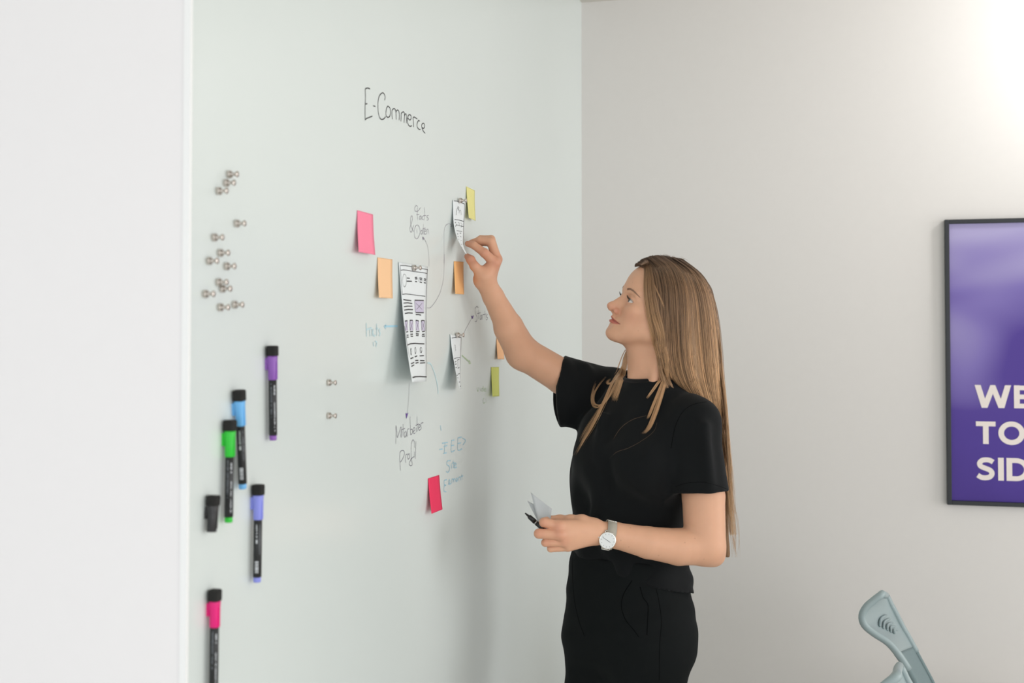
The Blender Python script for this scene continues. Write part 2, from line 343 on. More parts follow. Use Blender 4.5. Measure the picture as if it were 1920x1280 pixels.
# ================================================================== sheets of paper held by magnets
M_PAPER = mat('white paper', srgb(232, 238, 240), rough=0.75, noise=0.01, nscale=25, spec=0.2)
M_PEN = mat('black fineliner', srgb(38, 38, 42), rough=0.6, noise=0.1, nscale=80)
M_LILAC = mat('lilac marker shading', srgb(206, 200, 222), rough=0.75, noise=0.06, nscale=300)
class Sheet:
    """a sheet hanging off the board: its two long edges given as curves, lift = distance off the board"""
    def __init__(s, left, right, lift):
        s.l = [np.array(p, float) for p in left]; s.r = [np.array(p, float) for p in right]; s.lift = lift
        # parameter by height
    def edge(s, pts, b):
        n = len(pts)-1; x = min(max(b, 0), 1)*n; i = min(int(x), n-1); t = x-i
        p0 = pts[max(i-1, 0)]; p1 = pts[i]; p2 = pts[i+1]; p3 = pts[min(i+2, n)]
        return 0.5*((2*p1)+(-p0+p2)*t+(2*p0-5*p1+4*p2-p3)*t*t+(-p0+3*p1-3*p2+p3)*t**3)
    def at(s, a, b, extra=0.0):
        q = s.edge(s.l, b)*(1-a) + s.edge(s.r, b)*a
        return on_board(q[0], q[1], s.lift(a, b) + extra)
    def inv(s, px, py):
        a, b = 0.5, 0.5
        for _ in range(25):
            l, r = s.edge(s.l, b), s.edge(s.r, b); q = l*(1-a)+r*a
            b += (py - q[1]) / max(20, (s.l[-1][1]-s.l[0][1])); b = min(max(b, 0), 1)
            l, r = s.edge(s.l, b), s.edge(s.r, b); a = (px - l[0])/max(0.5, (r[0]-l[0]))
            a = min(max(a, 0.0), 1.0)
        return a, b
    def normal(s, a, b):
        e = 0.01; a0 = min(a, 0.98); b0 = min(b, 0.98)
        u = s.at(a0+e, b0)-s.at(a0, b0); v = s.at(a0, b0+e)-s.at(a0, b0); n = np.cross(u, v); n /= np.linalg.norm(n)
        return n if np.dot(n, WN) > 0 else -n
    def build(s, name, material, parent=None, rows=20, cols=9, thick=0.00025):
        G = [[s.at(j/(cols-1), i/(rows-1)) for j in range(cols)] for i in range(rows)]
        m = MB(); m.grid(G, thick, -WN); return m.build(name, material, parent, True)
    def draw(s, name, polys, z, ink, width, parent, label=None):
        m = MB()
        for poly in polys:
            ab = [s.inv(*z(p)) for p in poly]
            if len(ab) == 2: ab = [tuple(np.array(ab[0])*(1-t)+np.array(ab[1])*t) for t in np.linspace(0, 1, 6)]
            pts = [s.at(a, b) for a, b in ab]; nn = [s.normal(a, b) for a, b in ab]
            m.ribbon(pts, width, nn, 0.0006)
        o = m.build(name, ink, parent); o['kind'] = 'stuff'
        if label: o['label'] = label
        return o
    def fill(s, name, rects, z, ink, parent):
        m = MB()
        for q in rects:
            ab = [np.array(s.inv(*z(p))) for p in q]  # TL TR BR BL
            G = [[s.at(*((ab[0]*(1-u)+ab[1]*u)*(1-v)+(ab[3]*(1-u)+ab[2]*u)*v), 0.0004) for u in np.linspace(0,1,4)] for v in np.linspace(0,1,6)]
            m.grid(G)
        o = m.build(name, ink, parent); o['kind'] = 'stuff'; return o
ZA, ZB = zc((740, 480), 9.143), zc((740, 600), 9.14)
def paper(left, right, lift, label):
    sh = Sheet(left, right, lift); root = empty('paper_sketch', on_board(*left[-1]))
    tag(root, label, 'paper'); o = sh.build('sheet', M_PAPER); shift_local(o, root); return sh, root
def under(o, root): return shift_local(o, root)
# large sketch
shA, rtA = paper([(747.6,491),(752,545),(757,600),(764,660),(773,716.5)], [(802,499.5),(801,545),(799.5,600),(799.5,660),(799.5,714.5)],
   lambda a, b: 0.002 + (0.052*(1-a)+0.014*a)*b**1.8 + 0.003*math.sin(math.pi*a)*b, 'largest hand-drawn web page sketch on white paper held by one magnet')
ln = [[(92,160),(180,162),(285,180)], [(430,207),(500,220),(563,233)], [(98,243),(140,236),(200,240),(290,258),(420,276),(552,296)], [(563,233),(556,296),(548,450),(540,650),(536,900),(535,1100),(530,1280)], [(92,160),(98,243),(110,420),(128,660)],
      [(128,656),(180,648),(260,654),(400,676),(520,688)]]
under(shA.draw('sketch_lines', ln, ZA, M_PEN, 0.0013, None), rtA)
under(shA.draw('sketch_lines', [[(540,0),(538,300),(540,600),(543,800),(547,968)], [(155,1180-1280),(165,100),(200,330),(250,640),(303,985)][1:4]], ZB, M_PEN, 0.0014, None), rtA)
under(shA.draw('sketch_bars', [[(208,376),(255,381)], [(205,430),(290,432)], [(145,745),(200,755),(280,763)], [(150,806),(220,800),(296,812)], [(155,868),(220,858),(300,860)], [(160,926),(230,915),(310,918)], [(172,985),(230,973),(306,978)],
   [(342,756),(495,760)], [(358,967),(495,970)], [(358,1002),(400,1000),(448,1012)],
   [(345,367),(382,364)], [(350,391),(387,390)], [(350,436),(380,440)], [(423,375),(466,380)], [(428,404),(464,406)], [(426,444),(464,450)], [(500,388),(535,397)], [(503,414),(530,422)], [(498,452),(528,462)],
   [(172,1115),(215,1108)], [(255,1105),(280,1098),(308,1103)], [(358,1102),(380,1102),(410,1112)], [(450,1110),(480,1100),(508,1110)]], ZA, M_PEN, 0.0021, None), rtA)
under(shA.draw('sketch_bars', [[(195,205),(226,195)], [(262,198),(310,195)], [(365,200),(420,193)], [(468,196),(515,190)], [(203,260),(232,257)], [(268,243),(308,240)], [(360,233),(410,238)], [(468,246),(508,240)], [(205,293),(234,291)], [(272,276),(310,278)], [(362,262),(406,264)], [(465,276),(512,274)],
   [(216,427),(270,405),(340,398),(420,404),(505,406)], [(268,660),(318,640)], [(342,630),(383,612)], [(426,612),(498,608)], [(350,692),(402,690)], [(430,692),(505,694)], [(275,748),(330,726)], [(354,738),(404,726)], [(430,736),(518,730)], [(282,794),(330,768)],
   [(303,985),(350,968),(430,965),(545,970)], [(303,988),(350,971),(430,968),(545,973)]], ZB, M_PEN, 0.0021, None), rtA)
oval = lambda cx, cy, rx, ry, n=18: [(cx+rx*math.cos(2*math.pi*k/n), cy+ry*math.sin(2*math.pi*k/n)) for k in range(n+1)]
under(shA.draw('sketch_icons', [oval(165,417,34,110), [(405,368),(406,440)], [(480,378),(481,440)], [(362,808),(465,914)], [(466,806),(372,914)], [(342,760),(352,968)], [(500,762),(498,968)],
   [(178,1120),(225,1275)], [(222,1120),(182,1275)], [(258,1110),(312,1275)], [(312,1110),(262,1275)], [(360,1110),(420,1275)], [(412,1115),(365,1275)], [(455,1112),(518,1275)], [(512,1112),(460,1275)], [(455,1112),(462,1275)], [(512,1112),(520,1275)], [(258,1110),(262,1275)], [(312,1110),(312,1275)]], ZA, M_PEN, 0.0008, None), rtA)
under(shA.draw('sketch_icons', [oval(277,540,9,56), oval(352,522,11,54), oval(448,512,17,44), [(448,505),(440,530),(448,556),(460,535)], [(350,555),(354,576)], [(280,575),(286,598)]], ZB, M_PEN, 0.0014, None), rtA)
under(shA.fill('lilac_shading', [[(340,765),(500,768),(497,962),(352,962)], [(176,1118),(216,1114),(228,1276),(182,1276)], [(256,1108),(312,1106),(314,1276),(262,1276)], [(360,1108),(412,1114),(422,1276),(365,1276)], [(453,1112),(511,1112),(520,1276),(460,1276)]], ZA, M_LILAC, None), rtA)
# upper small sketch, its lower corner pinched
Z2 = zc((820, 330), 5.333)
shB, rtB = paper([Z2(p) for p in [(157,238),(158,370),(166,490),(195,610),(238,700),(284,776)]], [Z2(p) for p in [(284,262),(276,370),(268,490),(262,610),(262,700),(296,780)]],
   lambda a, b: 0.002 + (0.044*(1-a)+0.034*a)*b**2.0, 'small sketch on white paper being lifted by the pinching fingers')
under(shB.draw('sketch_lines', [[(165,247),(195,250),(225,262),(272,280)], [(272,280),(268,400),(262,480),(260,600),(258,690)], [(170,435),(215,440),(262,453)]], Z2, M_PEN, 0.0014, None), rtB)
under(shB.draw('sketch_icons', [[(186,390),(195,330),(208,302),(214,320),(212,345)], [(206,345),(216,312)], [(216,372),(220,345),(230,340),(240,388)], [(175,470),(185,460),(190,485),(180,505)], [(205,465),(220,470),(215,500)], [(232,468),(246,480),(238,515)], [(190,490),(212,492)], [(215,495),(258,505)], [(190,545),(245,555)]], Z2, M_PEN, 0.0011, None), rtB)
under(shB.draw('sketch_bars', [[(222,572),(236,570)], [(196,578),(206,580)], [(202,604),(210,606)], [(226,600),(238,610)], [(208,630),(214,634)], [(234,645),(240,648)], [(236,680),(244,684)], [(244,712),(250,718)]], Z2, M_PEN, 0.0014, None), rtB)
# lower small sketch
shC, rtC = paper([Z4(p) for p in [(751,668),(764,790),(782,900),(806,1030),(832,1138)]], [Z4(p) for p in [(848,694),(844,790),(839,900),(839,1030),(841,1142)]],
   lambda a, b: 0.002 + (0.042*(1-a)+0.012*a)*b**1.7, 'small curling sketch on white paper hanging below the raised forearm')
under(shC.draw('sketch_lines', [[(975,306),(1040,296),(1135,298)], [(1138,300),(1134,420),(1124,640)], [(1122,645),(1120,800),(1116,1000)], [(1015,664),(1050,648),(1120,643)]], ZB, M_PEN, 0.0011, None), rtC)
under(shC.draw('sketch_bars', [[(1070,688),(1104,670)], [(1028,718),(1052,708)], [(1032,758),(1056,750)], [(1042,816),(1060,808)], [(1078,824),(1106,810)], [(1082,928),(1110,914)], [(1060,946),(1076,942)], [(1072,990),(1084,988)], [(1098,1064),(1116,1056)], [(1116,1136),(1132,1128)]], ZB, M_PEN, 0.0014, None), rtC)
under(shC.draw('sketch_icons', [[(1035,425),(1028,440),(1040,460),(1032,480),(1044,500),(1040,525)], [(1080,700),(1078,800)]], ZB, M_PEN, 0.0014, None), rtC)

# ================================================================== sticky notes
def note(name, c4, col, lift, label, bow=0.0):
    tl, tr, br, bl = [np.array(p, float) for p in c4]
    sh = Sheet([tl, tl*0.55+bl*0.45 + np.array([-bow, 0]), bl], [tr, tr*0.55+br*0.45 + np.array([-bow, 0]), br], lambda a, b: 0.0012 + lift*b**1.8)
    o = sh.build('sticky_note', mat(name, col, rough=0.7, noise=0.015, nscale=20, spec=0.25), None, 14, 7, 0.0004)
    return tag(o, label, 'sticky note', 'sticky notes on the writing board')
note('hot pink note', [Z3(p) for p in [(176,314),(346,360),(371,801),(191,769)]], srgb(255, 142, 170), 0.012, 'bright pink sticky note, highest on the left part of the board', 0.8)
note('peach note', [Z3(p) for p in [(397,828),(558,850),(562,1276),(412,1268)]], srgb(250, 205, 160), 0.010, 'pale orange sticky note left of the largest sketch', 0.6)
note('yellow note', [Z3(p) for p in [(1365,54),(1456,99),(1465,431),(1392,396)]], srgb(232, 226, 150), 0.011, 'pale yellow sticky note beside the uppermost magnet-held sketch', 0.6)
note('orange note', [Z2(p) for p in [(168,851),(262,857),(268,1183),(181,1178)]], srgb(248, 190, 128), 0.010, 'orange sticky note below the pinching fingers', 0.4)
note('peach note right', [Z4(p) for p in [(1148,700),(1208,706),(1214,884),(1157,882)]], srgb(250, 196, 148), 0.008, 'orange sticky note mostly hidden behind the raised forearm', 0.4)
note('lime note', [Z4(p) for p in [(1103,951),(1169,950),(1172,1200),(1114,1204)]], srgb(214, 220, 120), 0.010, 'lime green sticky note below the raised elbow', 0.4)
note('red pink note', [Z5(p) for p in [(704,870),(806,838),(836,1155),(735,1196)]], srgb(240, 60, 100), 0.014, 'crimson pink sticky note, lowest on the board', 0.6)

# ================================================================== push-pin magnets
M_NICKEL = mat('brushed nickel', srgb(205, 197, 190), rough=0.28, metal=1.0, noise=0.04, nscale=90)
MAG = MB().lathe((0, 0, 0), (0, 0, 1), [(0, 0.0052), (0.0006, 0.0057), (0.0052, 0.0057), (0.0062, 0.0050), (0.0088, 0.0026), (0.0102, 0.0022), (0.0125, 0.0030), (0.0150, 0.0046), (0.0160, 0.0047), (0.0168, 0.0040)], 18)
def magnet(px, py, label, off=0.0, sc=1.0, group='push-pin magnets on the board'):
    root = empty('push_pin_magnet', on_board(px, py, off)); root.scale = (sc*0.92, sc*0.92, sc*0.92)
    root.rotation_euler = Vector(WN).to_track_quat('Z', 'Y').to_euler()
    tag(root, label, 'magnet', group)
    if 'base' not in MAGM:
        b = MB().lathe((0,0,0), (0,0,1), [(0, 0.0053), (0.0006, 0.0058), (0.0050, 0.0058), (0.0058, 0.0052)], 18).build('magnet_base', M_NICKEL, root, False)
        k = MB().lathe((0,0,0.0056), (0,0,1), [(0, 0.0050), (0.0030, 0.0024), (0.0046, 0.0021), (0.0068, 0.0031), (0.0092, 0.0046), (0.0102, 0.0047), (0.0110, 0.0038)], 18).build('grip', M_NICKEL, root, True)
        MAGM['base'], MAGM['grip'] = b.data, k.data
    else:
        for n, d in (('magnet_base', MAGM['base']), ('grip', MAGM['grip'])):
            c = bpy.data.objects.new(n, d); COL.objects.link(c); c.parent = root
    return root
MAGM = {}
for px, py, lb in [
  (427,327,'topmost nickel push-pin magnet of the upper left group of three'), (421,343,'middle nickel push-pin magnet of the upper left group of three'), (407,358,'lowest nickel push-pin magnet of the upper left group of three'),
  (441,419,'nickel push-pin magnet alone below the upper group of three'), (399,445,'nickel push-pin magnet below and left of the lone one'),
  (410,474,'upper right magnet of the loose trio above the pair'), (389,489,'leftmost magnet of the loose trio'), (422,499,'lowest magnet of the loose trio'),
  (407,529,'upper magnet of the touching stacked pair'), (414,541,'lower magnet of the touching stacked pair'), (382,551,'nickel magnet nearest the left board edge, beside the stacked pair'),
  (410,576,'left magnet of the lowest side-by-side pair'), (437,571,'right magnet of the lowest side-by-side pair'),
  (614,717,'upper of the two magnets right of the purple marker'), (614,779,'lower of the two magnets right of the purple marker')]:
    magnet(px, py, lb)
magnet(774, 502, 'magnet holding the largest sketch', 0.003, 1.15); magnet(861, 376, 'magnet holding the sketch the woman lifts', 0.003, 1.15); magnet(856, 628, 'magnet holding the lower small curling sketch', 0.003, 1.15)

# ================================================================== board markers
M_FELT = mat('black eraser felt', srgb(34, 34, 33), rough=0.95, noise=0.15, nscale=400, bump=0.3, bscale=900)
M_BARREL = mat('black marker barrel', srgb(24, 26, 28), rough=0.35, noise=0.05, nscale=50)
M_PRINT = mat('white barrel print', srgb(205, 210, 214), rough=0.6, noise=0.05, nscale=200)
M_PRINTD = mat('grey barrel print', srgb(120, 126, 132), rough=0.6, noise=0.05, nscale=200)
def frame_for(a, b):
    ax = np.asarray(b) - np.asarray(a); L = np.linalg.norm(ax); ax = ax/L
    n = WN - ax*np.dot(WN, ax); n /= np.linalg.norm(n); s = np.cross(ax, n); return ax, n, s, L
def rounded_sections(m, o, ax, n, s, secs, k=16, p=2.6):
    """secs: (distance, half width, half depth, depth offset) superellipse sections"""
    base = len(m.v)
    for d, hw, hd, off in secs:
        for i in range(k):
            w = 2*math.pi*i/k; c, q = math.cos(w), math.sin(w)
            m.v.append(o + ax*d + s*hw*math.copysign(abs(c)**(2/p), c) + n*(off + hd*math.copysign(abs(q)**(2/p), q)))
    for j in range(len(secs)-1):
        for i in range(k):
            i2 = (i+1) % k; m.f.append((base+j*k+i, base+j*k+i2, base+(j+1)*k+i2, base+(j+1)*k+i))
    m.f.append(tuple(base+i for i in reversed(range(k)))); m.f.append(tuple(base+(len(secs)-1)*k+i for i in range(k)))
    return m
def marker(top, bot, col, label, barcode, cap_only=False, group='board markers'):
    a, b = on_board(*top, 0.0095), on_board(*bot, 0.0095)
    ax, n, s, L = frame_for(a, b)
    u = L/177.0 if not cap_only else L/72.0
    R = 0.0060
    root = empty('marker_cap' if cap_only else 'board_marker', a); tag(root, label, 'marker cap' if cap_only else 'marker', None if cap_only else group)
    put = lambda o: shift_local(o, root)
    put(rounded_sections(MB(), a, ax, n, s, [(0, .0070, .0066, 0), (2*u, .0082, .0078, 0), (16*u, .0082, .0078, 0), (19*u, .0078, .0075, 0)], 16, 4).build('eraser', M_FELT, None, False))
    pl = mat('plastic ' + label, col, rough=0.35, noise=0.03, nscale=40)
    ce = 64*u if not cap_only else 70*u
    cap = put(rounded_sections(MB(), a, ax, n, s, [(19*u, .0076, .0074, 0), (22*u, .0078, .0074, 0), (32*u, .0072, .0068, 0), (42*u, .0065, .0064, 0), (ce-1*u, .0062, .0062, 0), (ce, .0058, .0058, 0)], 16, 2.4).build('cap', pl, None, True))
    put(MB().obox(a + ax*34*u - n*0.0075, ax, n, s, 11*u, 0.0019, 0.0050).build('magnet_plate', pl, None))
    put(MB().obox(a + ax*46*u + n*0.0062, ax, n, s, 17*u, 0.0012, 0.0016).build('cap_ridge', pl, None))
    if cap_only: return root
    put(MB().lathe(a, ax, [(ce-0.5*u, .0056), (ce, R), (167*u, R), (168*u, .0052)], 18).build('barrel', M_BARREL, None, True))
    put(MB().lathe(a, ax, [(167.5*u, .0050), (168*u, .0054), (176*u, .0053), (177*u, .0046)], 18).build('end_plug', pl, None, True))
    # small print wrapped on the barrel
    m, md = MB(), MB(); r2 = random.Random(len(label))
    view = CAM - (a+b)/2; view = view - ax*np.dot(view, ax); view /= np.linalg.norm(view); sv = np.cross(ax, view)
    def patch(mm, d0, d1, w0, w1):
        G = [[a + ax*d + (R+0.00015)*(math.cos(w)*view + math.sin(-w)*sv) for w in np.linspace(w0, w1, 4)] for d in (d0, d1)]; mm.grid(G)
    def line(mm, d0, d1, wc, hw):
        d = d0
        while d < d1:
            l = r2.uniform(1.0, 2.6)*u; patch(mm, d, min(d+l, d1), wc-hw*r2.uniform(0.4, 1), wc+hw*r2.uniform(0.4, 1)); d += l + (r2.uniform(2, 5)*u if r2.random() < 0.16 else 0.7*u)
    if barcode:
        line(m, ce+8*u, ce+32*u, -0.25, 0.16); patch(m, ce+35*u, ce+42*u, -0.40, -0.05); line(md, ce+8*u, ce+62*u, 0.5, 0.10)
        for q in range(9): patch(m, 138*u+q*2.4*u, 138*u+q*2.4*u+r2.uniform(0.9, 2.0)*u, -0.55, 0.25)
    else:
        line(m, ce+10*u, ce+28*u, 0.45, 0.2); line(m, ce+42*u, 160*u, 0.45, 0.16); line(md, ce+6*u, ce+70*u, -0.35, 0.14)
    put(m.build('barrel_print', M_PRINT, None))['kind'] = 'stuff'; put(md.build('fine_print', M_PRINTD, None))['kind'] = 'stuff'
    return root
marker((510.5, 648), (512, 825), srgb(140, 88, 178), 'purple board marker with black eraser, highest of the markers', False)
marker((448.5, 731), (455, 916), srgb(110, 182, 238), 'light blue board marker partly behind the green one', True)
marker((431.5, 787), (428.5, 979), srgb(40, 196, 52), 'bright green board marker with black eraser', False)
marker((484.5, 908), (482, 1091), srgb(140, 148, 232), 'lilac board marker with barcode, right of the green one', True)
marker((403, 1105), (400, 1300), srgb(228, 22, 122), 'magenta board marker, lowest on the board', False)
marker((400.5, 928), (396.5, 999), srgb(40, 40, 42), 'loose black marker cap with eraser stuck on the board', False, True)
# ================================================================== framed poster on the back wall
M_FRAME = mat('black poster frame', srgb(30, 34, 40), rough=0.4, noise=0.05, nscale=60)
def purple_print(zlo, zhi):
    m = bpy.data.materials.new('purple poster print'); m.use_nodes = True; nt = m.node_tree; N, L = nt.nodes, nt.links; b = N['Principled BSDF']
    tc = N.new('ShaderNodeTexCoord'); mp = N.new('ShaderNodeMapping'); mp.inputs['Scale'].default_value = (1.5, 1.5, 2.6); mp.inputs['Rotation'].default_value = (0.2, 0.5, 0.3); L.new(tc.outputs['Object'], mp.inputs[0])
    nz = N.new('ShaderNodeTexNoise'); nz.inputs['Scale'].default_value = 1.3; nz.inputs['Detail'].default_value = 1.0; nz.inputs['Distortion'].default_value = 0.8; L.new(mp.outputs[0], nz.inputs['Vector'])
    sp = N.new('ShaderNodeSeparateXYZ'); L.new(tc.outputs['Object'], sp.inputs[0])
    mr = N.new('ShaderNodeMapRange'); mr.inputs[1].default_value = zlo; mr.inputs[2].default_value = zhi; L.new(sp.outputs[2], mr.inputs[0])
    ad = N.new('ShaderNodeMath'); ad.operation = 'MULTIPLY_ADD'; ad.inputs[1].default_value = 0.55; L.new(nz.outputs[0], ad.inputs[0]); 
    m2 = N.new('ShaderNodeMath'); m2.operation = 'MULTIPLY'; m2.inputs[1].default_value = 0.62; L.new(mr.outputs[0], m2.inputs[0]); L.new(m2.outputs[0], ad.inputs[2])
    cr = N.new('ShaderNodeValToRGB'); e = cr.color_ramp.elements
    e[0].position = 0.12; e[0].color = srgb(74, 54, 138); e[1].position = 0.9; e[1].color = srgb(172, 164, 206)
    for p, c in ((0.35, srgb(80, 60, 148)), (0.52, srgb(84, 64, 150)), (0.7, srgb(128, 114, 182))):
        q = e.new(p); q.color = c
    L.new(ad.outputs[0], cr.inputs[0]); L.new(cr.outputs[0], b.inputs['Base Color'])
    b.inputs['Roughness'].default_value = 0.5; b.inputs['Coat Weight'].default_value = 0.12; b.inputs['Specular IOR Level'].default_value = 0.2; b.inputs['Coat Roughness'].default_value = 0.05
    return m
PTL, PBL = on_back(1769.5, 413), on_back(1775, 944)
PT = 0.5*(PTL+PBL); zt, zb = PTL[2], PBL[2]
pw = (zt-zb)*0.72
pl0 = np.array([PT[0], PT[1], 0]); 
poster = empty('framed_poster', pl0 + UP*zb); tag(poster, 'purple poster with cream lettering in a thin black frame on the back wall', 'poster')
def pp(x, z, off): return pl0 + WN*x + UP*z - WD*off
fw, fd = 0.014, 0.024
m = MB()
for x0, x1, z0, z1, nm in [(0, fw, zb, zt, 'frame_bar'), (pw-fw, pw, zb, zt, 'frame_bar'), (fw, pw-fw, zt-fw, zt, 'frame_bar'), (fw, pw-fw, zb, zb+fw, 'frame_bar')]:
    q = MB().hexa([pp(x0, z0, 0.001), pp(x1, z0, 0.001), pp(x1, z0, fd), pp(x0, z0, fd), pp(x0, z1, 0.001), pp(x1, z1, 0.001), pp(x1, z1, fd), pp(x0, z1, fd)])
    bevelled(shift_local(q.build(nm, M_FRAME), poster), 0.0015)
q = MB().hexa([pp(fw*.6, zb+fw*.6, 0.002), pp(pw-fw*.6, zb+fw*.6, 0.002), pp(pw-fw*.6, zb+fw*.6, 0.012), pp(fw*.6, zb+fw*.6, 0.012), pp(fw*.6, zt-fw*.6, 0.002), pp(pw-fw*.6, zt-fw*.6, 0.002), pp(pw-fw*.6, zt-fw*.6, 0.012), pp(fw*.6, zt-fw*.6, 0.012)])
pr = q.build('print', purple_print(zb, zt)); shift_local(pr, poster)
# the lettering, row by row, each letter a flat shape printed on the sheet
M_CREAM = mat('cream lettering', srgb(236, 226, 220), rough=0.55, noise=0.02, nscale=30)
def letter(ch, x, z, h):
    """x = left, z = baseline; returns advance"""
    t = 0.235*h; m = MB(); o3 = lambda a, b: pp(x+a, z+b, 0.0126)
    poly = lambda pts: m.add([o3(*p) for p in pts], [tuple(range(len(pts)))])
    def ring(cx, cz, ro, rz, ri, rzi, a0, a1, n=20):
        A = np.linspace(math.radians(a0), math.radians(a1), n)
        for i in range(n-1):
            poly([(cx+ro*math.cos(A[i]), cz+rz*math.sin(A[i])), (cx+ro*math.cos(A[i+1]), cz+rz*math.sin(A[i+1])), (cx+ri*math.cos(A[i+1]), cz+rzi*math.sin(A[i+1])), (cx+ri*math.cos(A[i]), cz+rzi*math.sin(A[i]))])
    w = 0
    if ch == 'E':
        w = 0.72*h; poly([(0,0),(t,0),(t,h),(0,h)])
        for z0 in (0, (h-t*.86)/2, h-t*.9): poly([(t,z0),(w*(0.95 if 0 < z0 < h*.6 else 1),z0),(w*(0.95 if 0 < z0 < h*.6 else 1),z0+t*.86),(t,z0+t*.86)])
    elif ch == 'T':
        w = 0.82*h; poly([(0,h-t*.9),(w,h-t*.9),(w,h),(0,h)]); poly([(w/2-t/2,0),(w/2+t/2,0),(w/2+t/2,h-t*.9),(w/2-t/2,h-t*.9)])
    elif ch == 'I':
        w = t; poly([(0,0),(t,0),(t,h),(0,h)])
    elif ch == 'O':
        w = 1.1*h; ring(w/2, h/2, w/2, h*.52, w/2-t, h*.52-t*.95, 0, 360, 40)
    elif ch == 'D':
        w = 0.95*h; poly([(0,0),(t,0),(t,h),(0,h)]); c = w*.42
        poly([(t,0),(c,0),(c,t*.9),(t,t*.9)]); poly([(t,h-t*.9),(c,h-t*.9),(c,h),(t,h)]); ring(c, h/2, w-c, h/2, w-c-t, h/2-t*.9, -90, 90, 24)
    elif ch == 'W':
        w = 1.5*h; q = t*1.02; xs = [0, w*.27, w*.5, w*.73, w]
        poly([(0,h),(q*1.05,h),(w*.285,h*.40),(w*.27+q*.5,0),(w*.27-q*.5,0)]); poly([(w*.27+q*.5,0),(w*.5,h*.62),(w*.5,h),(w*.5-q*.42,h),(w*.285,h*.40)])
        poly([(w*.73-q*.5,0),(w*.715,h*.40),(w*.5+q*.42,h),(w*.5,h),(w*.5,h*.62)]); poly([(w*.73-q*.5,0),(w*.73+q*.5,0),(w,h),(w-q*1.05,h),(w*.715,h*.40)])
    elif ch == 'S':
        w = 0.8*h
        c = smooth_curve([(0.71,0.80),(0.58,0.875),(0.42,0.895),(0.25,0.86),(0.155,0.74),(0.20,0.61),(0.40,0.52),(0.58,0.44),(0.66,0.31),(0.58,0.16),(0.40,0.105),(0.22,0.125),(0.07,0.215)], 5)
        pts = [o3(p[0]*h, p[1]*h) for p in c]; m.ribbon(pts, t*.92, -WD, 0.0)
    ob = m.build('letter', M_CREAM); shift_local(ob, poster); ob['label'] = 'cream capital letter ' + ch
    return w
for word, yb, yt in (('WE', 763.5, 721), ('TO', 831, 789), ('SID', 898.5, 856)):
    A = on_back(1829, yb); x = float(np.dot(A - pl0, WN)) - (0.004 if word == 'WE' else 0.0); z0 = A[2]; h = on_back(1829, yt)[2] - z0
    for ch in word: x += letter(ch, x, z0, h) + 0.11*h

# ================================================================== office chair (its backrest top enters the frame)
M_CH = mat('grey chair plastic', srgb(150, 166, 168), rough=0.42, noise=0.03, nscale=60)
M_CHM = mat('grey chair mesh', srgb(120, 138, 140), rough=0.8, noise=0.3, nscale=900, bump=0.6, bscale=1200)
M_CHD = mat('dark grey chair plastic', srgb(74, 82, 84), rough=0.5, noise=0.03, nscale=60)
ZCH = zc((1580, 1090), 6.735)
YN, YF = 2.92, 3.30
lrim = [(500,155),(395,235),(300,320),(245,430),(275,545),(395,650),(570,765),(690,900),(800,1060),(920,1280),(1040,1500),(1150,1750)]
rrim = [(545,172),(575,225),(610,300),(660,390),(700,470),(750,570),(820,690),(890,820),(970,970),(1135,1280),(1230,1500),(1310,1750)]
lr = smooth_curve([np.array([*ZCH(p)]) for p in lrim], 4); rr = smooth_curve([np.array([*ZCH(p)]) for p in rrim], 4)
seat_c = P(1880, 1500, 3.15); seat_c[2] = 0.392
chair = empty('office_chair', (seat_c[0], seat_c[1], 0)); tag(chair, 'grey office chair whose curved backrest top rises below the poster', 'chair')
G = []; nb = len(lr)
for i in range(nb):
    f = i/(nb-1); row = []
    for j in range(13):
        a = j/12; q = lr[i]*(1-a) + rr[i]*a
        dish = 0.5*math.sin(math.pi*a)
        yy = YN + (YF-YN)*(a**0.8) + 0.05*dish
        row.append(P(q[0], q[1], yy))
    G.append(row)
G = np.array(G); top_n = 4*7
def thick_panel(G, name, material, th):
    R, C = G.shape[:2]; du = np.gradient(G, axis=1); dv = np.gradient(G, axis=0); n = np.cross(dv, du); n /= np.linalg.norm(n, axis=2, keepdims=True)+1e-9
    if np.mean(n @ np.array([0, -1, 0])) < 0: n = -n
    m = MB(); m.grid(G - n*th, 1.0, 0*G[0,0]); 
    # closed sheet: front = G, back = G - n*th
    m = MB(); m.v = list(G.reshape(-1,3)) + list((G - n*th).reshape(-1,3)); K = R*C; q = lambda i, j: i*C+j
    for i in range(R-1):
        for j in range(C-1):
            m.f.append((q(i,j), q(i,j+1), q(i+1,j+1), q(i+1,j))); m.f.append((K+q(i,j), K+q(i+1,j), K+q(i+1,j+1), K+q(i,j+1)))
    for i in range(R-1):
        m.f.append((q(i,0), q(i+1,0), K+q(i+1,0), K+q(i,0))); m.f.append((q(i,C-1), K+q(i,C-1), K+q(i+1,C-1), q(i+1,C-1)))
    for j in range(C-1):
        m.f.append((q(0,j), K+q(0,j), K+q(0,j+1), q(0,j+1))); m.f.append((q(R-1,j), q(R-1,j+1), K+q(R-1,j+1), K+q(R-1,j)))
    o = m.build(name, material, None, True); shift_local(o, chair); return o
thick_panel(G[:top_n+1], 'headrest_shell', M_CH, 0.006)
thick_panel(G[top_n:], 'backrest_mesh', M_CHM, 0.010)
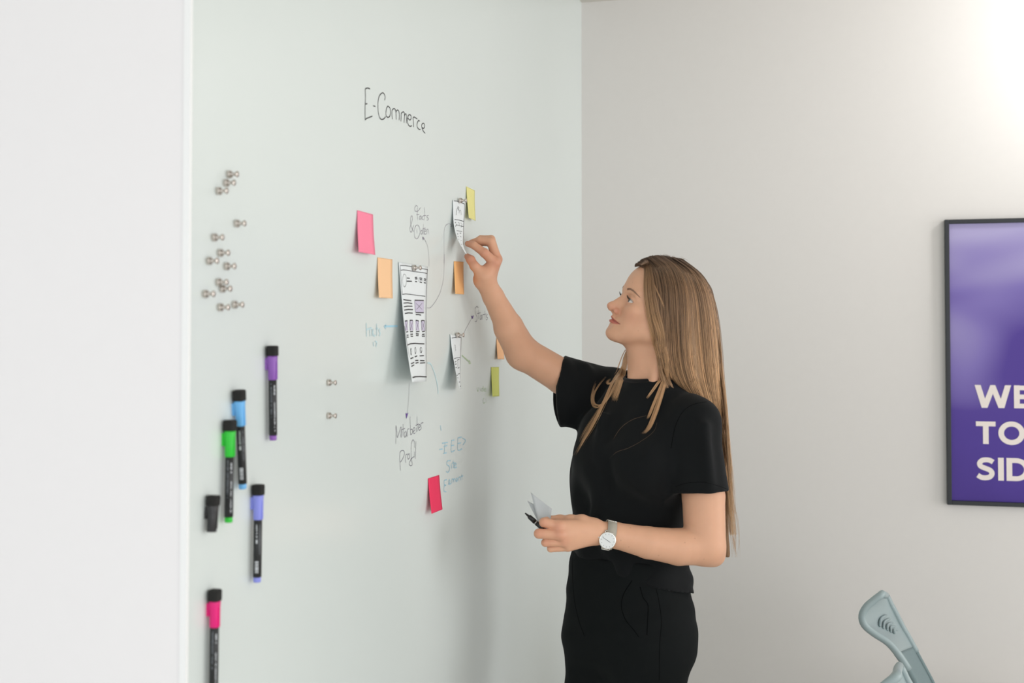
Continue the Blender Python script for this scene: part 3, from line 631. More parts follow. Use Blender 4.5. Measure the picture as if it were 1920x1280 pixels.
# rolled rim around the shell and the two uprights of the backrest
rim = [G[i, 0] for i in range(nb)][::1]
loop = [G[i, 0] for i in range(top_n+5, -1, -1)] + [G[0, j] for j in range(2, 12, 2)] + [G[i, -1] for i in range(0, top_n+3)]
m = MB(); m.tube(loop, 0.0095, 10); shift_local(m.build('rim', M_CH, None, True), chair)
m = MB(); m.tube(rim[top_n-2:], 0.0085, 10); shift_local(m.build('upright', M_CHM, None, True), chair)
m = MB(); m.tube([G[i, -1] for i in range(top_n, nb)], 0.007, 8); shift_local(m.build('upright', M_CHM, None, True), chair)
# ribs inside the shell
for k, (a, b) in enumerate([((545,425),(470,560)), ((590,470),(515,585)), ((625,520),(565,610)), ((655,565),(610,630)), ((685,610),(655,648))]):
    c = ((a[0]+b[0])/2-25, (a[1]+b[1])/2-22)
    def back_y(p):
        q = np.array(ZCH(p)); i = int(np.argmin([abs((lr[i][1]+rr[i][1])/2 - q[1]) + 0.4*abs((lr[i][0]*.5+rr[i][0]*.5)-q[0]) for i in range(top_n)]))
        al = np.clip((q[0]-lr[i][0])/(rr[i][0]-lr[i][0]+1e-6), 0.05, 0.95); return YN + (YF-YN)*(al**0.8) + 0.025*math.sin(math.pi*al) - 0.012
    pts = smooth_curve([P(*ZCH(p), back_y(p)) for p in (a, c, b)], 4)
    m = MB(); m.tube(pts, 0.0032, 8); shift_local(m.build('rib', M_CH, None, True), chair)
# seat, armrests, column, base
CX = np.array([0.93, -0.36, 0]); CX /= np.linalg.norm(CX); CY = np.array([0.36, 0.93, 0]); CY /= np.linalg.norm(CY)
def sblock(name, c, hx, hy, hz, material, p=4, bulge=0.0):
    m = MB(); secs = []
    for z, f in ((-hz, .9), (-hz*.7, .99), (0, 1), (hz*.6, .98), (hz, .86)):
        secs.append((z + hz, hy*f, hx*f, 0))
    rounded_sections(m, np.asarray(c) - UP*hz, UP, CX, CY, secs, 28, p); o = m.build(name, material, None, True); shift_local(o, chair); return o
sblock('seat', seat_c, 0.235, 0.24, 0.035, M_CHM)
m = MB(); m.tube([G[-1, 6], 0.5*(G[-1, 6]+seat_c) - UP*0.10, seat_c - UP*0.05], 0.022, 10); shift_local(m.build('back_link', M_CHD, None, True), chair)
b0 = np.array([seat_c[0], seat_c[1], 0])
m = MB(); m.lathe(b0 + UP*0.09, UP, [(0, .03), (.16, .03), (.161, .016), (0.28, .016)], 18); shift_local(m.build('gas_column', M_CHD, None, True), chair)
for k in range(5):
    w = 2*math.pi*k/5 + 0.3; dr = np.array([math.cos(w), math.sin(w), 0]); e = b0 + dr*0.30
    m = MB(); m.tube([b0 + UP*0.105, b0 + dr*0.16 + UP*0.10, e + UP*0.075], [0.026, 0.02, 0.014], 10); shift_local(m.build('base_leg', M_CHD, None, True), chair)
    sd = np.cross(dr, UP); m = MB()
    for g in (-0.013, 0.013): m.lathe(e + UP*0.03 + sd*(g-0.008), sd, [(0, .024), (0.003, .03), (0.013, .03), (0.016, .024)], 16)
    m.tube([e + UP*0.03, e + UP*0.08], 0.007, 8); shift_local(m.build('caster', M_CHD, None, True), chair)

# a second chair of the same kind stands nearer; only the tip of its headrest enters the frame
tip1 = P(*ZCH((520, 158)), YN); tip2 = ray(1686, 1268); tip2 = CAM + tip2*((tip1[2]-HC)/tip2[2])
def copy_tree(o, parent=None):
    c = o.copy(); COL.objects.link(c)
    if parent: c.parent = parent; c.matrix_parent_inverse = o.matrix_parent_inverse.copy()
    for ch in list(o.children): copy_tree(ch, c)
    return c
chair2 = copy_tree(chair); chair2.location = (chair.location[0] + tip2[0]-tip1[0], chair.location[1] + tip2[1]-tip1[1], 0)
chair2['label'] = 'grey office chair of which only the headrest tip shows at the bottom edge'
chair['group'] = chair2['group'] = 'grey office chairs'
# ================================================================== a small modelling kit: smooth solids -> one continuous skin
class Field:
    def __init__(s, lo, hi, h):
        s.lo = np.asarray(lo, float); s.h = h; s.n = np.ceil((np.asarray(hi, float)-s.lo)/h).astype(int)+1
        s.V = np.full(s.n, 0.05, np.float32)
        s.ax = [(s.lo[i] + h*np.arange(s.n[i])).astype(np.float32) for i in range(3)]
    def win(s, lo, hi):
        a = np.clip(np.floor((np.asarray(lo)-s.lo)/s.h).astype(int), 0, s.n); b = np.clip(np.ceil((np.asarray(hi)-s.lo)/s.h).astype(int)+1, 0, s.n)
        if np.any(b <= a): return None
        sl = tuple(slice(a[i], b[i]) for i in range(3))
        return sl, s.ax[0][sl[0]][:, None, None], s.ax[1][sl[1]][None, :, None], s.ax[2][sl[2]][None, None, :]
    def merge(s, sl, d, k, op):
        v = s.V[sl]
        if op == 'add':
            if k > 0:
                q = np.maximum(k - np.abs(v-d), 0)/k; s.V[sl] = np.minimum(v, d) - q*q*k*0.25
            else: s.V[sl] = np.minimum(v, d)
        else:
            d = -d
            if k > 0:
                q = np.maximum(k - np.abs(v-d), 0)/k; s.V[sl] = np.maximum(v, d) + q*q*k*0.25
            else: s.V[sl] = np.maximum(v, d)
    def cone(s, a, b, ra, rb, k=0.0, op='add', flat=None):
        """rounded cone from a to b; flat = (direction, factor) squashes the section"""
        a = np.asarray(a, float); b = np.asarray(b, float); r = max(ra, rb) + k + 3*s.h
        if flat: r *= max(1.0, 1/flat[1])
        w = s.win(np.minimum(a, b)-r, np.maximum(a, b)+r)
        if w is None: return
        sl, x, y, z = w; ba = b-a; L2 = float(ba@ba)+1e-12
        dx, dy, dz = x-a[0], y-a[1], z-a[2]
        t = np.clip((dx*ba[0]+dy*ba[1]+dz*ba[2])/L2, 0, 1)
        ex, ey, ez = dx-t*ba[0], dy-t*ba[1], dz-t*ba[2]
        if flat:
            f = np.asarray(flat[0], float); f = f/np.linalg.norm(f); g = 1/flat[1]-1
            c = (ex*f[0]+ey*f[1]+ez*f[2])*g; ex, ey, ez = ex+c*f[0], ey+c*f[1], ez+c*f[2]
        d = np.sqrt(ex*ex+ey*ey+ez*ez) - (ra+(rb-ra)*t)
        s.merge(sl, d.astype(np.float32), k, op)
    def chain(s, pts, rad, k=0.0, op='add'):
        for i in range(len(pts)-1): s.cone(pts[i], pts[i+1], rad[i], rad[i+1], k, op)
    def ell(s, c, r, k=0.0, axes=None, op='add'):
        c = np.asarray(c, float); r = np.asarray(r, float); m = r.max()+k+3*s.h
        w = s.win(c-m, c+m)
        if w is None: return
        sl, x, y, z = w; d = [x-c[0], y-c[1], z-c[2]]
        if axes is None: q = [d[i]/r[i] for i in range(3)]
        else: q = [(d[0]*axes[i][0]+d[1]*axes[i][1]+d[2]*axes[i][2])/r[i] for i in range(3)]
        k0 = np.sqrt(q[0]**2+q[1]**2+q[2]**2); k1 = np.sqrt((q[0]/r[0])**2+(q[1]/r[1])**2+(q[2]/r[2])**2)+1e-9
        s.merge(sl, (k0*(k0-1)/k1).astype(np.float32), k, op)
    def loft(s, rings, k=0.0, op='add', cap=True):
        """upright trunk: rings (centre xyz, half width, half depth, yaw of the width axis, squareness), bottom to top"""
        Z = np.array([r[0][2] for r in rings]); zz = s.ax[2]
        zf = np.linspace(Z[0], Z[-1], 200)
        def prm(f):
            v = np.array([f(r) for r in rings], float); c = np.interp(zf, Z, v)
            ker = np.hanning(25); ker /= ker.sum(); cp = np.pad(c, 12, mode='edge'); return np.interp(zz, zf, np.convolve(cp, ker, 'valid')).astype(np.float32)
        cx, cy, hw, hd, yw, ex = [prm(f) for f in (lambda r: r[0][0], lambda r: r[0][1], lambda r: r[1], lambda r: r[2], lambda r: r[3], lambda r: r[4])]
        ka, kb = np.searchsorted(zz, Z[0]-0.03), np.searchsorted(zz, Z[-1]+0.03)
        if kb <= ka: return
        sl = (slice(None), slice(None), slice(ka, kb)); q = slice(ka, kb)
        x = s.ax[0][:, None, None]-cx[None, None, q]; y = s.ax[1][None, :, None]-cy[None, None, q]
        ca, sa = np.cos(yw[q])[None, None], np.sin(yw[q])[None, None]
        u = (x*ca+y*sa)/hw[None, None, q]; v = (-x*sa+y*ca)/hd[None, None, q]; e = ex[q][None, None]
        rr = (np.abs(u)**e+np.abs(v)**e)**(1/e)
        d = (rr-1)*np.minimum(hw, hd)[None, None, q]
        if cap:
            z = zz[q][None, None]; d = np.maximum(d, np.maximum(Z[0]-z, z-Z[-1]))
        s.merge(sl, d.astype(np.float32), k, op)
    def surface(s):
        V = s.V; I = V < 0; n = np.array(V.shape)-1
        cnt = np.zeros(n, np.int8)
        for i in (0, 1):
            for j in (0, 1):
                for k in (0, 1): cnt += I[i:n[0]+i, j:n[1]+j, k:n[2]+k]
        act = (cnt > 0) & (cnt < 8); ci = np.argwhere(act); N = len(ci)
        idm = np.full(n, -1, np.int32); idm[act] = np.arange(N)
        acc = np.zeros((N, 3)); num = np.zeros(N)
        cor = {(i, j, k): V[ci[:, 0]+i, ci[:, 1]+j, ci[:, 2]+k] for i in (0, 1) for j in (0, 1) for k in (0, 1)}
        for a in range(3):
            for u in (0, 1):
                for w in (0, 1):
                    p = [0, 0, 0]; o = [x for x in range(3) if x != a]; p[o[0]] = u; p[o[1]] = w; q = list(p); q[a] = 1
                    va, vb = cor[tuple(p)], cor[tuple(q)]; mk = (va < 0) != (vb < 0)
                    t = np.where(mk, va/(va-vb+1e-20), 0); pt = np.repeat(np.array(p, float)[None], N, 0); pt[:, a] = t
                    acc += pt*mk[:, None]; num += mk
        verts = s.lo + (ci + acc/num[:, None])*s.h
        quads = []
        for a in range(3):
            o = [(a+1) % 3, (a+2) % 3]
            sa = [slice(None)]*3; sb = [slice(None)]*3; sa[a] = slice(0, -1); sb[a] = slice(1, None)
            ch = I[tuple(sa)] != I[tuple(sb)]; e = np.argwhere(ch)
            e = e[(e[:, o[0]] > 0) & (e[:, o[1]] > 0) & (e[:, o[0]] < n[o[0]]) & (e[:, o[1]] < n[o[1]])]
            ins = I[e[:, 0], e[:, 1], e[:, 2]]
            def cell(d0, d1):
                c = e.copy(); c[:, o[0]] -= d0; c[:, o[1]] -= d1; return idm[c[:, 0], c[:, 1], c[:, 2]]
            q = np.stack([cell(1, 1), cell(0, 1), cell(0, 0), cell(1, 0)], 1)
            q[~ins] = q[~ins][:, ::-1]; quads.append(q)
        F = np.concatenate(quads); F = F[(F >= 0).all(1)]
        return verts, F
def relax(v, f, it=3, lam=0.5):
    n = len(v); src = np.concatenate([f[:, i] for i in range(4)]); dst = np.concatenate([f[:, (i+1) % 4] for i in range(4)])
    src, dst = np.concatenate([src, dst]), np.concatenate([dst, src]); deg = np.bincount(src, minlength=n)[:, None]+1e-9
    for _ in range(it):
        acc = np.stack([np.bincount(src, weights=v[dst, i], minlength=n) for i in range(3)], 1); v = v + lam*(acc/deg - v)
    return v
def join_parts(parts):
    V, Fs, o = [], [], 0
    for v, f in parts: V.append(v); Fs.append(f+o); o += len(v)
    return np.concatenate(V), np.concatenate(Fs)
def set_colors(o, cols, name='tint'):
    at = o.data.color_attributes.new(name, 'FLOAT_COLOR', 'POINT')
    c = np.ones((len(cols), 4), np.float32); c[:, :3] = cols; at.data.foreach_set('color', c.ravel())
# ================================================================== the woman at the board
YC = 2.65                               # distance of her head
DL = np.array([math.cos(math.radians(44)), -math.sin(math.radians(44)), 0])   # across her shoulders, towards her left
DF = np.array([-DL[1]*-1, -DL[0], 0]); DF = np.array([-math.sin(math.radians(44)), -math.cos(math.radians(44)), 0])  # where her chest faces
# ---- head frame
hp, hy = math.radians(21), math.radians(13)
HF = np.array([-math.cos(hy)*math.cos(hp), -math.sin(hy)*math.cos(hp), math.sin(hp)])
HL = np.array([math.sin(hy), -math.cos(hy), 0.0])
HU = np.cross(HF, HL)
_r = math.radians(9); HL = HL*math.cos(_r) - HU*math.sin(_r); HU = np.cross(HF, HL)     # head inclined a little to her left
HR = np.stack([HF, HL, HU], 1)          # columns
GLAB = np.array([0.0945, 0, 0.016])
HO = P(1170.0, 537, YC-0.02) - HR @ GLAB
toW = lambda p: HO + HR @ np.asarray(p, float)
toH = lambda p: HR.T @ (np.asarray(p, float) - HO)
mm = lambda *a: np.array(a, float)/1000

def head_field():
    g = Field(mm(-125, -105, -190), mm(135, 105, 125), 0.00125)
    e, c = g.ell, g.cone
    e(mm(-3, 0, 27), mm(91, 72, 78))                                   # skull
    e(mm(30, 0, 30), mm(55, 62, 62), 0.02)                            # forehead
    e(mm(36, 0, -36), mm(48, 50, 62), 0.03)                           # middle of the face
    for s in (-1, 1):
        c(mm(8, s*50, -62), mm(66, s*20, -90), 0.013, 0.015, 0.03)    # jaw
        e(mm(58, s*40, -28), mm(24, 22, 20), 0.02)                    # cheekbone
        e(mm(49, s*31, -57), mm(27, 22, 28), 0.02)                    # cheek
        c(mm(4, s*58, -10), mm(8, s*51, -60), 0.014, 0.012, 0.03)     # side of the jaw
    e(mm(76, 0, -94), mm(16, 19, 14.5), 0.016)                        # chin
    e(mm(66, 0, -68), mm(23, 28, 26), 0.014)                           # muzzle
    # brow ridge
    for s in (-1, 1): c(mm(80, s*10, 13), mm(69, s*42, 11), 0.0075, 0.007, 0.014)
    # eye sockets
    for s in (-1, 1): e(mm(88, s*34, -8), mm(14, 16, 10.5), 0.012, op='cut')
    # nose
    c(mm(76, 0, 2), mm(102, 0, -33), 0.0066, 0.0078, 0.008)
    c(mm(75, 0, -4), mm(88, 0, -38), 0.009, 0.0135, 0.012)
    e(mm(105.5, 0, -37), mm(9.5, 9.0, 8.0), 0.007)
    for s in (-1, 1): e(mm(91.5, s*12.6, -42.5), mm(9.0, 6.2, 7.0), 0.0030)
    c(mm(104, 0, -43), mm(91, 0, -47), 0.004, 0.005, 0.006)
    for s in (-1, 1): e(mm(98.5, s*8.8, -48.0), mm(6.6, 3.6, 4.2), 0.0018, op='cut')   # nostrils
    # lips
    v0, f0 = g.surface(); w0 = HO + v0 @ HR.T
    bv0 = BVHTree.FromPolygons([Vector(q) for q in w0], [tuple(int(i) for i in q) for q in f0])
    ml = []
    for px, py in ((1150.5, 600.6), (1154.5, 603.2), (1158.8, 605.6), (1162.6, 607.2)):
        r = ray(px, py); h = bv0.ray_cast(Vector(CAM), Vector(r/np.linalg.norm(r)))[0]; ml.append(toH(np.array(h)))
    ml = [mm(92.9, 0, -63.6), mm(92.2, 5, -63.6)] + ml; print('MOUTH', [(q*1000).round(1).tolist() for q in ml])
    global MOUTH; MOUTH = ml
    mir = lambda pts: [p*np.array([1, -1, 1]) for p in pts]
    ts = np.linspace(0, 1, len(ml)); upr, lwr = [], []
    for p, t in zip(ml, ts):
        dn_ = np.array([-2.6, 0, 0])/1000
        upr.append(p + dn_ + mm(0.5*(1-t)-0.6*t, 0, 4.2*(1-t)**0.8 + (0.8*math.exp(-((t-0.22)/0.12)**2))))
        lwr.append(p + dn_ + mm(-0.9 - 0.3*t, 0, -5.4*(1-t)**0.7))
    ru = [0.0042 - 0.0030*t for t in ts]; rl = [0.0056 - 0.0044*t for t in ts]
    for w in (lambda q: q, mir):
        g.chain(w(upr), ru, 0.0035); g.chain(w(lwr), rl, 0.004)
    for w in (lambda q: q, mir): g.chain(w([p + mm(0.8, 0, 0) for p in ml]), [0.0021]*(len(ml)-1)+[0.0014], 0.0018, 'cut')
    e(mm(96.0, 0, -80.0), mm(7, 17, 5.0), 0.008, op='cut')              # fold above the chin
    c(mm(100.5, 0, -51), mm(100, 0, -56), 0.0020, 0.0022, 0.004, 'cut')  # philtrum
    # eyelids around the eyeballs
    for s in (-1, 1):
        e(mm(69.5, s*32, -8), mm(13.8, 14.6, 13.4), 0.004)
        # the slit between the lids
        A = [np.array([1, 0, 0]), np.array([0, 1, -s*0.10])/np.hypot(1, .1), np.array([0, s*0.10, 1])/np.hypot(1, .1)]
        e(mm(80.5, s*34.5, -8.6), mm(9.5, 14.2, 4.5), 0.0012, A, 'cut')
    # ears
    for s in (-1, 1):
        R_ = math.radians(14); A = [np.array([math.cos(R_), 0, -math.sin(R_)]), np.array([0, 1, 0]), np.array([math.sin(R_), 0, math.cos(R_)])]
        A2 = [A[0], np.array([0.35*-s*0, 1, 0]), A[2]]
        e(mm(-8, s*73, -8), mm(17, 7, 30), 0.006, A2); e(mm(-6, s*78, -4), mm(10, 5, 19), 0.004, A2, 'cut')
        e(mm(-1, s*70, -35), mm(7.5, 4.5, 8.5), 0.004)
    # neck into the shoulders
    nb = toH(P(1219, 738, YC+0.015)); nt = mm(-16, 0, -48)
    c(nt, 0.45*nt+0.55*nb, 0.051, 0.0495, 0.022); c(0.45*nt+0.55*nb, nb, 0.0495, 0.052, 0.02)
    c(mm(28, 0, -88), 0.5*nt+0.5*nb + HR.T @ np.array([-0.012, 0, 0]), 0.016, 0.030, 0.035)   # underside of the chin
    for s in (-1, 1):
        e1 = toH(P(1205, 722, YC-0.03) + DL*0.03*s - 0*DF)
        c(mm(-26, s*50, -50), e1, 0.008, 0.007, 0.030)                # neck tendons
    return g
def hide_below(v, f, keep):
    k = keep(v); fk = k[f].all(1); return v, f[fk]
gH = head_field(); hv, hf = gH.surface(); hv = relax(hv, hf, 2, 0.4)
head_local = hv.copy(); hv = HO + hv @ HR.T

# ---- arms and hands
def arm_right():
    sh, el, wr = P(1130, 752, 2.80), P(979, 660, 2.72), P(911, 529, 2.600)
    g = Field(np.minimum.reduce([sh, el, wr, P(866, 440, 2.55)]) - 0.06, np.maximum.reduce([sh, el, wr, P(945, 440, 2.66)]) + 0.06, 0.0015)
    mid = el*0.62 + wr*0.38
    g.cone(sh, el*0.5+sh*0.5, 0.036, 0.0425); g.cone(el*0.5+sh*0.5, el, 0.0425, 0.0385, 0.006)
    ax = (wr-el)/np.linalg.norm(wr-el)
    g.cone(el, mid, 0.0375, 0.0325, 0.012); g.cone(mid, el*0.2+wr*0.8, 0.0325, 0.0245, 0.006); g.cone(el*0.2+wr*0.8, wr, 0.0245, 0.0228, 0.006)
    g.cone(el + np.array([0.004, 0, -0.008]), el + ax*0.07 + np.array([-0.006, -0.008, 0]), 0.030, 0.027, 0.02)
    # palm: wrist -> knuckles
    ZR = zc((860, 430), 11.636)
    Q = lambda x, y, d: P(*ZR((x, y)), d)
    mcp = [Q(780, 725, 2.590), Q(838, 655, 2.606), Q(828, 640, 2.626), Q(800, 630, 2.643)]      # index .. little
    wrp = P(909, 524, 2.602)
    g.cone(wrp + np.array([-0.004, -0.004, 0]), mcp[0], 0.0190, 0.0135, 0.010)
    g.cone(wrp, mcp[1], 0.0195, 0.0125, 0.012); g.cone(wrp + np.array([0.004, 0.008, 0]), mcp[2], 0.0185, 0.0120, 0.012); g.cone(wrp + np.array([0.002, 0.015, 0]), mcp[3], 0.0160, 0.0110, 0.012)
    # index finger
    g.chain([mcp[0], Q(560, 510, 2.578), Q(330, 345, 2.583), Q(195, 312, 2.590)], [0.0125, 0.0100, 0.0086, 0.0066], 0.0025)
    g.cone(Q(560, 510, 2.578), Q(560, 510, 2.578), 0.0104, 0.0104, 0.003)
    # middle, ring, little
    g.chain([mcp[1], Q(700, 262, 2.600), Q(450, 240, 2.604), Q(270, 285, 2.608)], [0.0118, 0.0100, 0.0088, 0.0066], 0.0025)
    g.chain([mcp[2], Q(712, 212, 2.622), Q(480, 205, 2.624), Q(330, 265, 2.626)], [0.0112, 0.0090, 0.0080, 0.0062], 0.0025)
    g.chain([mcp[3], Q(690, 300, 2.643), Q(560, 290, 2.645), Q(450, 330, 2.645)], [0.0100, 0.0076, 0.0068, 0.0056], 0.004)
    # thumb
    th0 = Q(560, 1010, 2.582)
    g.cone(wrp + np.array([-0.005, -0.008, 0.002]), th0, 0.0166, 0.0165, 0.014)
    g.chain([th0, Q(345, 800, 2.574), Q(262, 660, 2.578), Q(190, 590, 2.584)], [0.0150, 0.0102, 0.0096, 0.0072], 0.005)
    g.cone(Q(450, 950, 2.582), Q(650, 870, 2.588), 0.0095, 0.010, 0.010)     # web
    v, f = g.surface(); v = relax(v, f, 2, 0.45); return v, f
def arm_left():
    sh, el, wr = P(1300, 795, 2.560), P(1322, 1022, 2.508), P(1128, 999, 2.457)
    g = Field(np.minimum.reduce([sh, el, wr, P(990, 1040, 2.36)]) - 0.06, np.maximum.reduce([sh, el, wr, P(1000, 960, 2.53)]) + 0.06, 0.0015)
    um = P(1319, 930, 2.528)
    g.cone(sh, um, 0.038, 0.0470); g.cone(um, el, 0.0470, 0.0450, 0.004)
    ax = (wr-el)/np.linalg.norm(wr-el)
    g.cone(P(1338, 1040, 2.515), P(1330, 1030, 2.51), 0.0255, 0.030, 0.012)
    a1, a2 = P(1272, 1025, 2.492), P(1215, 1017, 2.475)
    g.cone(el, a1, 0.0425, 0.0395, 0.008); g.cone(a1, a2, 0.0395, 0.0342, 0.004); g.cone(a2, P(1155, 1003.5, 2.462), 0.0342, 0.0276, 0.004)
    g.cone(P(1155, 1003.5, 2.462), wr, 0.0276, 0.0250, 0.004)
    Q = lambda x, y, d: P(960 + x/8, 900 + y/8, d + 0.042)
    K = [Q(690, 682, 2.372), Q(705, 818, 2.366), Q(770, 925, 2.374), Q(840, 1002, 2.384)]         # knuckles: index .. little
    wp = P(1112, 997, 2.450)
    for (kx, r0, r1), off in zip(((K[0], .020, .0122), (K[1], .020, .0124), (K[2], .019, .0112), (K[3], .018, .0100)), ([0, 0, .008], [0, 0, .002], [0, 0, -.003], [0, 0, -.008])):
        g.cone(wp + np.array(off), kx, r0, r1, 0.012)
    # fingers: first joint runs left, the rest curls away behind
    g.chain([K[0], Q(478, 634, 2.366), Q(474, 625, 2.392), Q(520, 600, 2.410)], [.0112, .0100, .0092, .0078], .0018)
    g.chain([K[1], Q(402, 800, 2.360), Q(400, 802, 2.388), Q(455, 770, 2.408)], [.0116, .0104, .0096, .0080], .0018)
    g.chain([K[2], Q(500, 936, 2.368), Q(520, 935, 2.394), Q(600, 915, 2.404)], [.0098, .0086, .0084, .0076], .0018)
    g.chain([K[3], Q(578, 1028, 2.380), Q(610, 1010, 2.402), Q(690, 990, 2.408)], [.0088, .0074, .0072, .0066], .0018)
    # thumb above and behind the index finger
    g.chain([wp + np.array([.0, .006, .010]), Q(1050, 628, 2.408), Q(880, 612, 2.418), Q(720, 592, 2.432), Q(600, 580, 2.433)], [.0185, .0150, .0125, .0095, .0076], .008)
    for kx in K[:2]: g.cone(kx + np.array([0, -.004, .001]), kx + np.array([.002, -.004, .001]), .0098, .0098, .006)
    v, f = g.surface(); v = relax(v, f, 2, 0.45); return v, f
ra = arm_right(); la = arm_left()
# trunk under the clothes (coarse) ties head and arms together
sz = lambda py, Y=2.68: P(1200, py, Y)
def trunk_center(px, py, Y): return P(px, py, Y)
YAW = -math.radians(44)
RINGS = [  # (px, py, depth, half width, half depth, squareness) of her trunk, bottom to top
 (1182, 1215, 2.685, .165, .125, 2.3), (1181, 1150, 2.685, .172, .128, 2.3), (1180, 1090, 2.685, .156, .116, 2.2), (1178, 1030, 2.685, .138, .102, 2.2), (1180, 970, 2.68, .134, .098, 2.2),
 (1186, 900, 2.675, .142, .105, 2.2), (1194, 840, 2.67, .152, .108, 2.2), (1204, 790, 2.668, .140, .090, 2.2), (1214, 755, 2.665, .105, .070, 2.1), (1218, 732, 2.665, .078, .058, 2.0), (1219, 712, 2.665, .060, .050, 2.0)]
def rings(extra=0.0, sel=None):
    out = []
    for r in RINGS if sel is None else sel: out.append((P(r[0], r[1], r[2]), r[3]+extra, r[4]+extra, YAW, r[5]))
    return out
gt = Field(P(1000, 1240, 2.45), np.maximum(P(1400, 690, 2.95), P(1400, 690, 2.95)), 0.006); gt.lo
gt = Field(np.array([0.0, 2.45, P(1200, 1240, 2.68)[2]]), np.array([0.55, 2.95, P(1200, 700, 2.68)[2]]), 0.006)
gt.loft(rings(-0.016)); gt.cone(P(1218, 765, YC+0.02), P(1130, 756, 2.80), 0.034, 0.030, 0.01); gt.cone(P(1222, 772, YC+0.015), P(1300, 800, 2.560), 0.034, 0.032, 0.01)
tv, tf = gt.surface()
bv, bf = join_parts([(hv, hf), ra, la, (tv, tf)])
M_SKIN = mat('skin', srgb(222, 172, 146), rough=0.5, noise=0.035, nscale=60, bump=0.05, bscale=700, sss=0.12, spec=0.35, attr='tint')
floor_pt = P(1190, 1240, 2.70); person = empty('person', (floor_pt[0], floor_pt[1], 0))
tag(person, 'woman with long blond hair in black T-shirt reaching up to the board', 'person')
body = mesh_obj('body', bv, bf, M_SKIN, None, True); shift_local(body, person)
# natural colouring of the skin: lips, nose, knuckles and fingertips redder; shade painted in at mouth, nostrils and raised hand
base = np.array(srgb(215, 166, 136)[:3]); red = np.array(srgb(194, 116, 96)[:3]); lip = np.array(srgb(188, 100, 90)[:3])
cols = np.repeat(base[None], len(bv), 0)
def blend(idx_mask, w, c): cols[:] = cols*(1-w[:, None]) + c*w[:, None]
hl = (bv - HO) @ HR
def gauss(p, s): d = (hl - mm(*p))/(np.asarray(s)/1000.); return np.exp(-(d*d).sum(1))
nh = len(hv); hm = np.zeros(len(bv)); hm[:nh] = 1
for sgn in (-1, 1):
    blend(None, hm*0.5*gauss((94, sgn*16, -43), (14, 9, 10)), red); blend(None, hm*0.25*gauss((66, sgn*46, -40), (24, 22, 18)), red)
    blend(None, hm*0.22*gauss((80, sgn*30, -10), (14, 18, 8)), np.array(srgb(190, 132, 116)[:3]))
blend(None, hm*0.35*gauss((112, 0, -38), (12, 12, 10)), red)
lipw = np.zeros(len(bv)); L_ = hl[:nh]*1000
MA = np.array(MOUTH)*1000; al_ = np.abs(L_[:, 1]); zmid = np.interp(al_, MA[:, 1], MA[:, 2]); hw = np.clip(1-(al_/MA[-1, 1])**2, 0, 1)
tq = np.clip(1-al_/MA[-1, 1], 0, 1); upper = zmid + 6.6*tq**0.6; lower = zmid - 10.0*tq**0.6
ins = np.clip((upper-L_[:, 2])/1.4, 0, 1)*np.clip((L_[:, 2]-lower)/1.4, 0, 1)*(L_[:, 0] > 76)*(hw > 0)
lipw[:nh] = ins; blend(None, 0.85*lipw, lip)
lnw = np.zeros(len(bv)); lnw[:nh] = np.exp(-((L_[:, 2]-zmid)/0.9)**2)*(L_[:, 0] > 72)*(al_ < MA[-1, 1]+1); blend(None, 0.75*lnw, np.array(srgb(112, 56, 48)[:3]))  # shade in the crease between the lips, painted into the tint
for sgn in (-1, 1): blend(None, hm*0.8*gauss((98.5, sgn*8.6, -47.5), (5.0, 3.2, 2.6)), np.array(srgb(96, 46, 38)[:3]))  # shade inside the nostrils, painted into the tint
def wspot(p, r, w, c):
    d = np.linalg.norm(bv - p, axis=1)/r; blend(None, w*np.exp(-d*d), c)
Q8 = lambda x, y, d: P(960+x/8, 900+y/8, d + 0.042)
for q in (Q8(690, 690, 2.36), Q8(705, 815, 2.355), Q8(405, 790, 2.35), Q8(470, 650, 2.355), Q8(770, 920, 2.365), Q8(520, 938, 2.36)): wspot(q, 0.014, 0.30, red)
ZR = zc((860, 430), 11.636)
for q in ((800, 740, 2.58), (190, 600, 2.58), (200, 310, 2.59), (280, 690, 2.57), (890, 660, 2.60), (560, 500, 2.57)): wspot(P(*ZR(q[:2]), q[2]), 0.016, 0.35, red)
def mole(bvh_v, bvh_f, pts, r):
    b = BVHTree.FromPolygons([Vector(q) for q in bvh_v], [tuple(int(i) for i in q) for q in bvh_f])
    for x, y in pts:
        d = ray(x, y); h = b.ray_cast(Vector(CAM), Vector(d/np.linalg.norm(d)))[0]
        if h is not None: wspot(np.array(h), r, 0.45, np.array(srgb(120, 78, 60)[:3]))
mole(hv, hf, [(1196.5, 620), (1186, 529)], 0.0009); mole(la[0], la[1], [(1182, 989), (1164, 1013), (1179, 1025), (1303, 1009), (1284, 1017), (1320, 1048), (1235, 1041)], 0.0011)
wspot(P(905, 490, 2.59), 0.045, 0.30, np.array(srgb(196, 128, 102)[:3]))  # raised hand redder, with the shade on it painted into the tint
set_colors(body, cols)
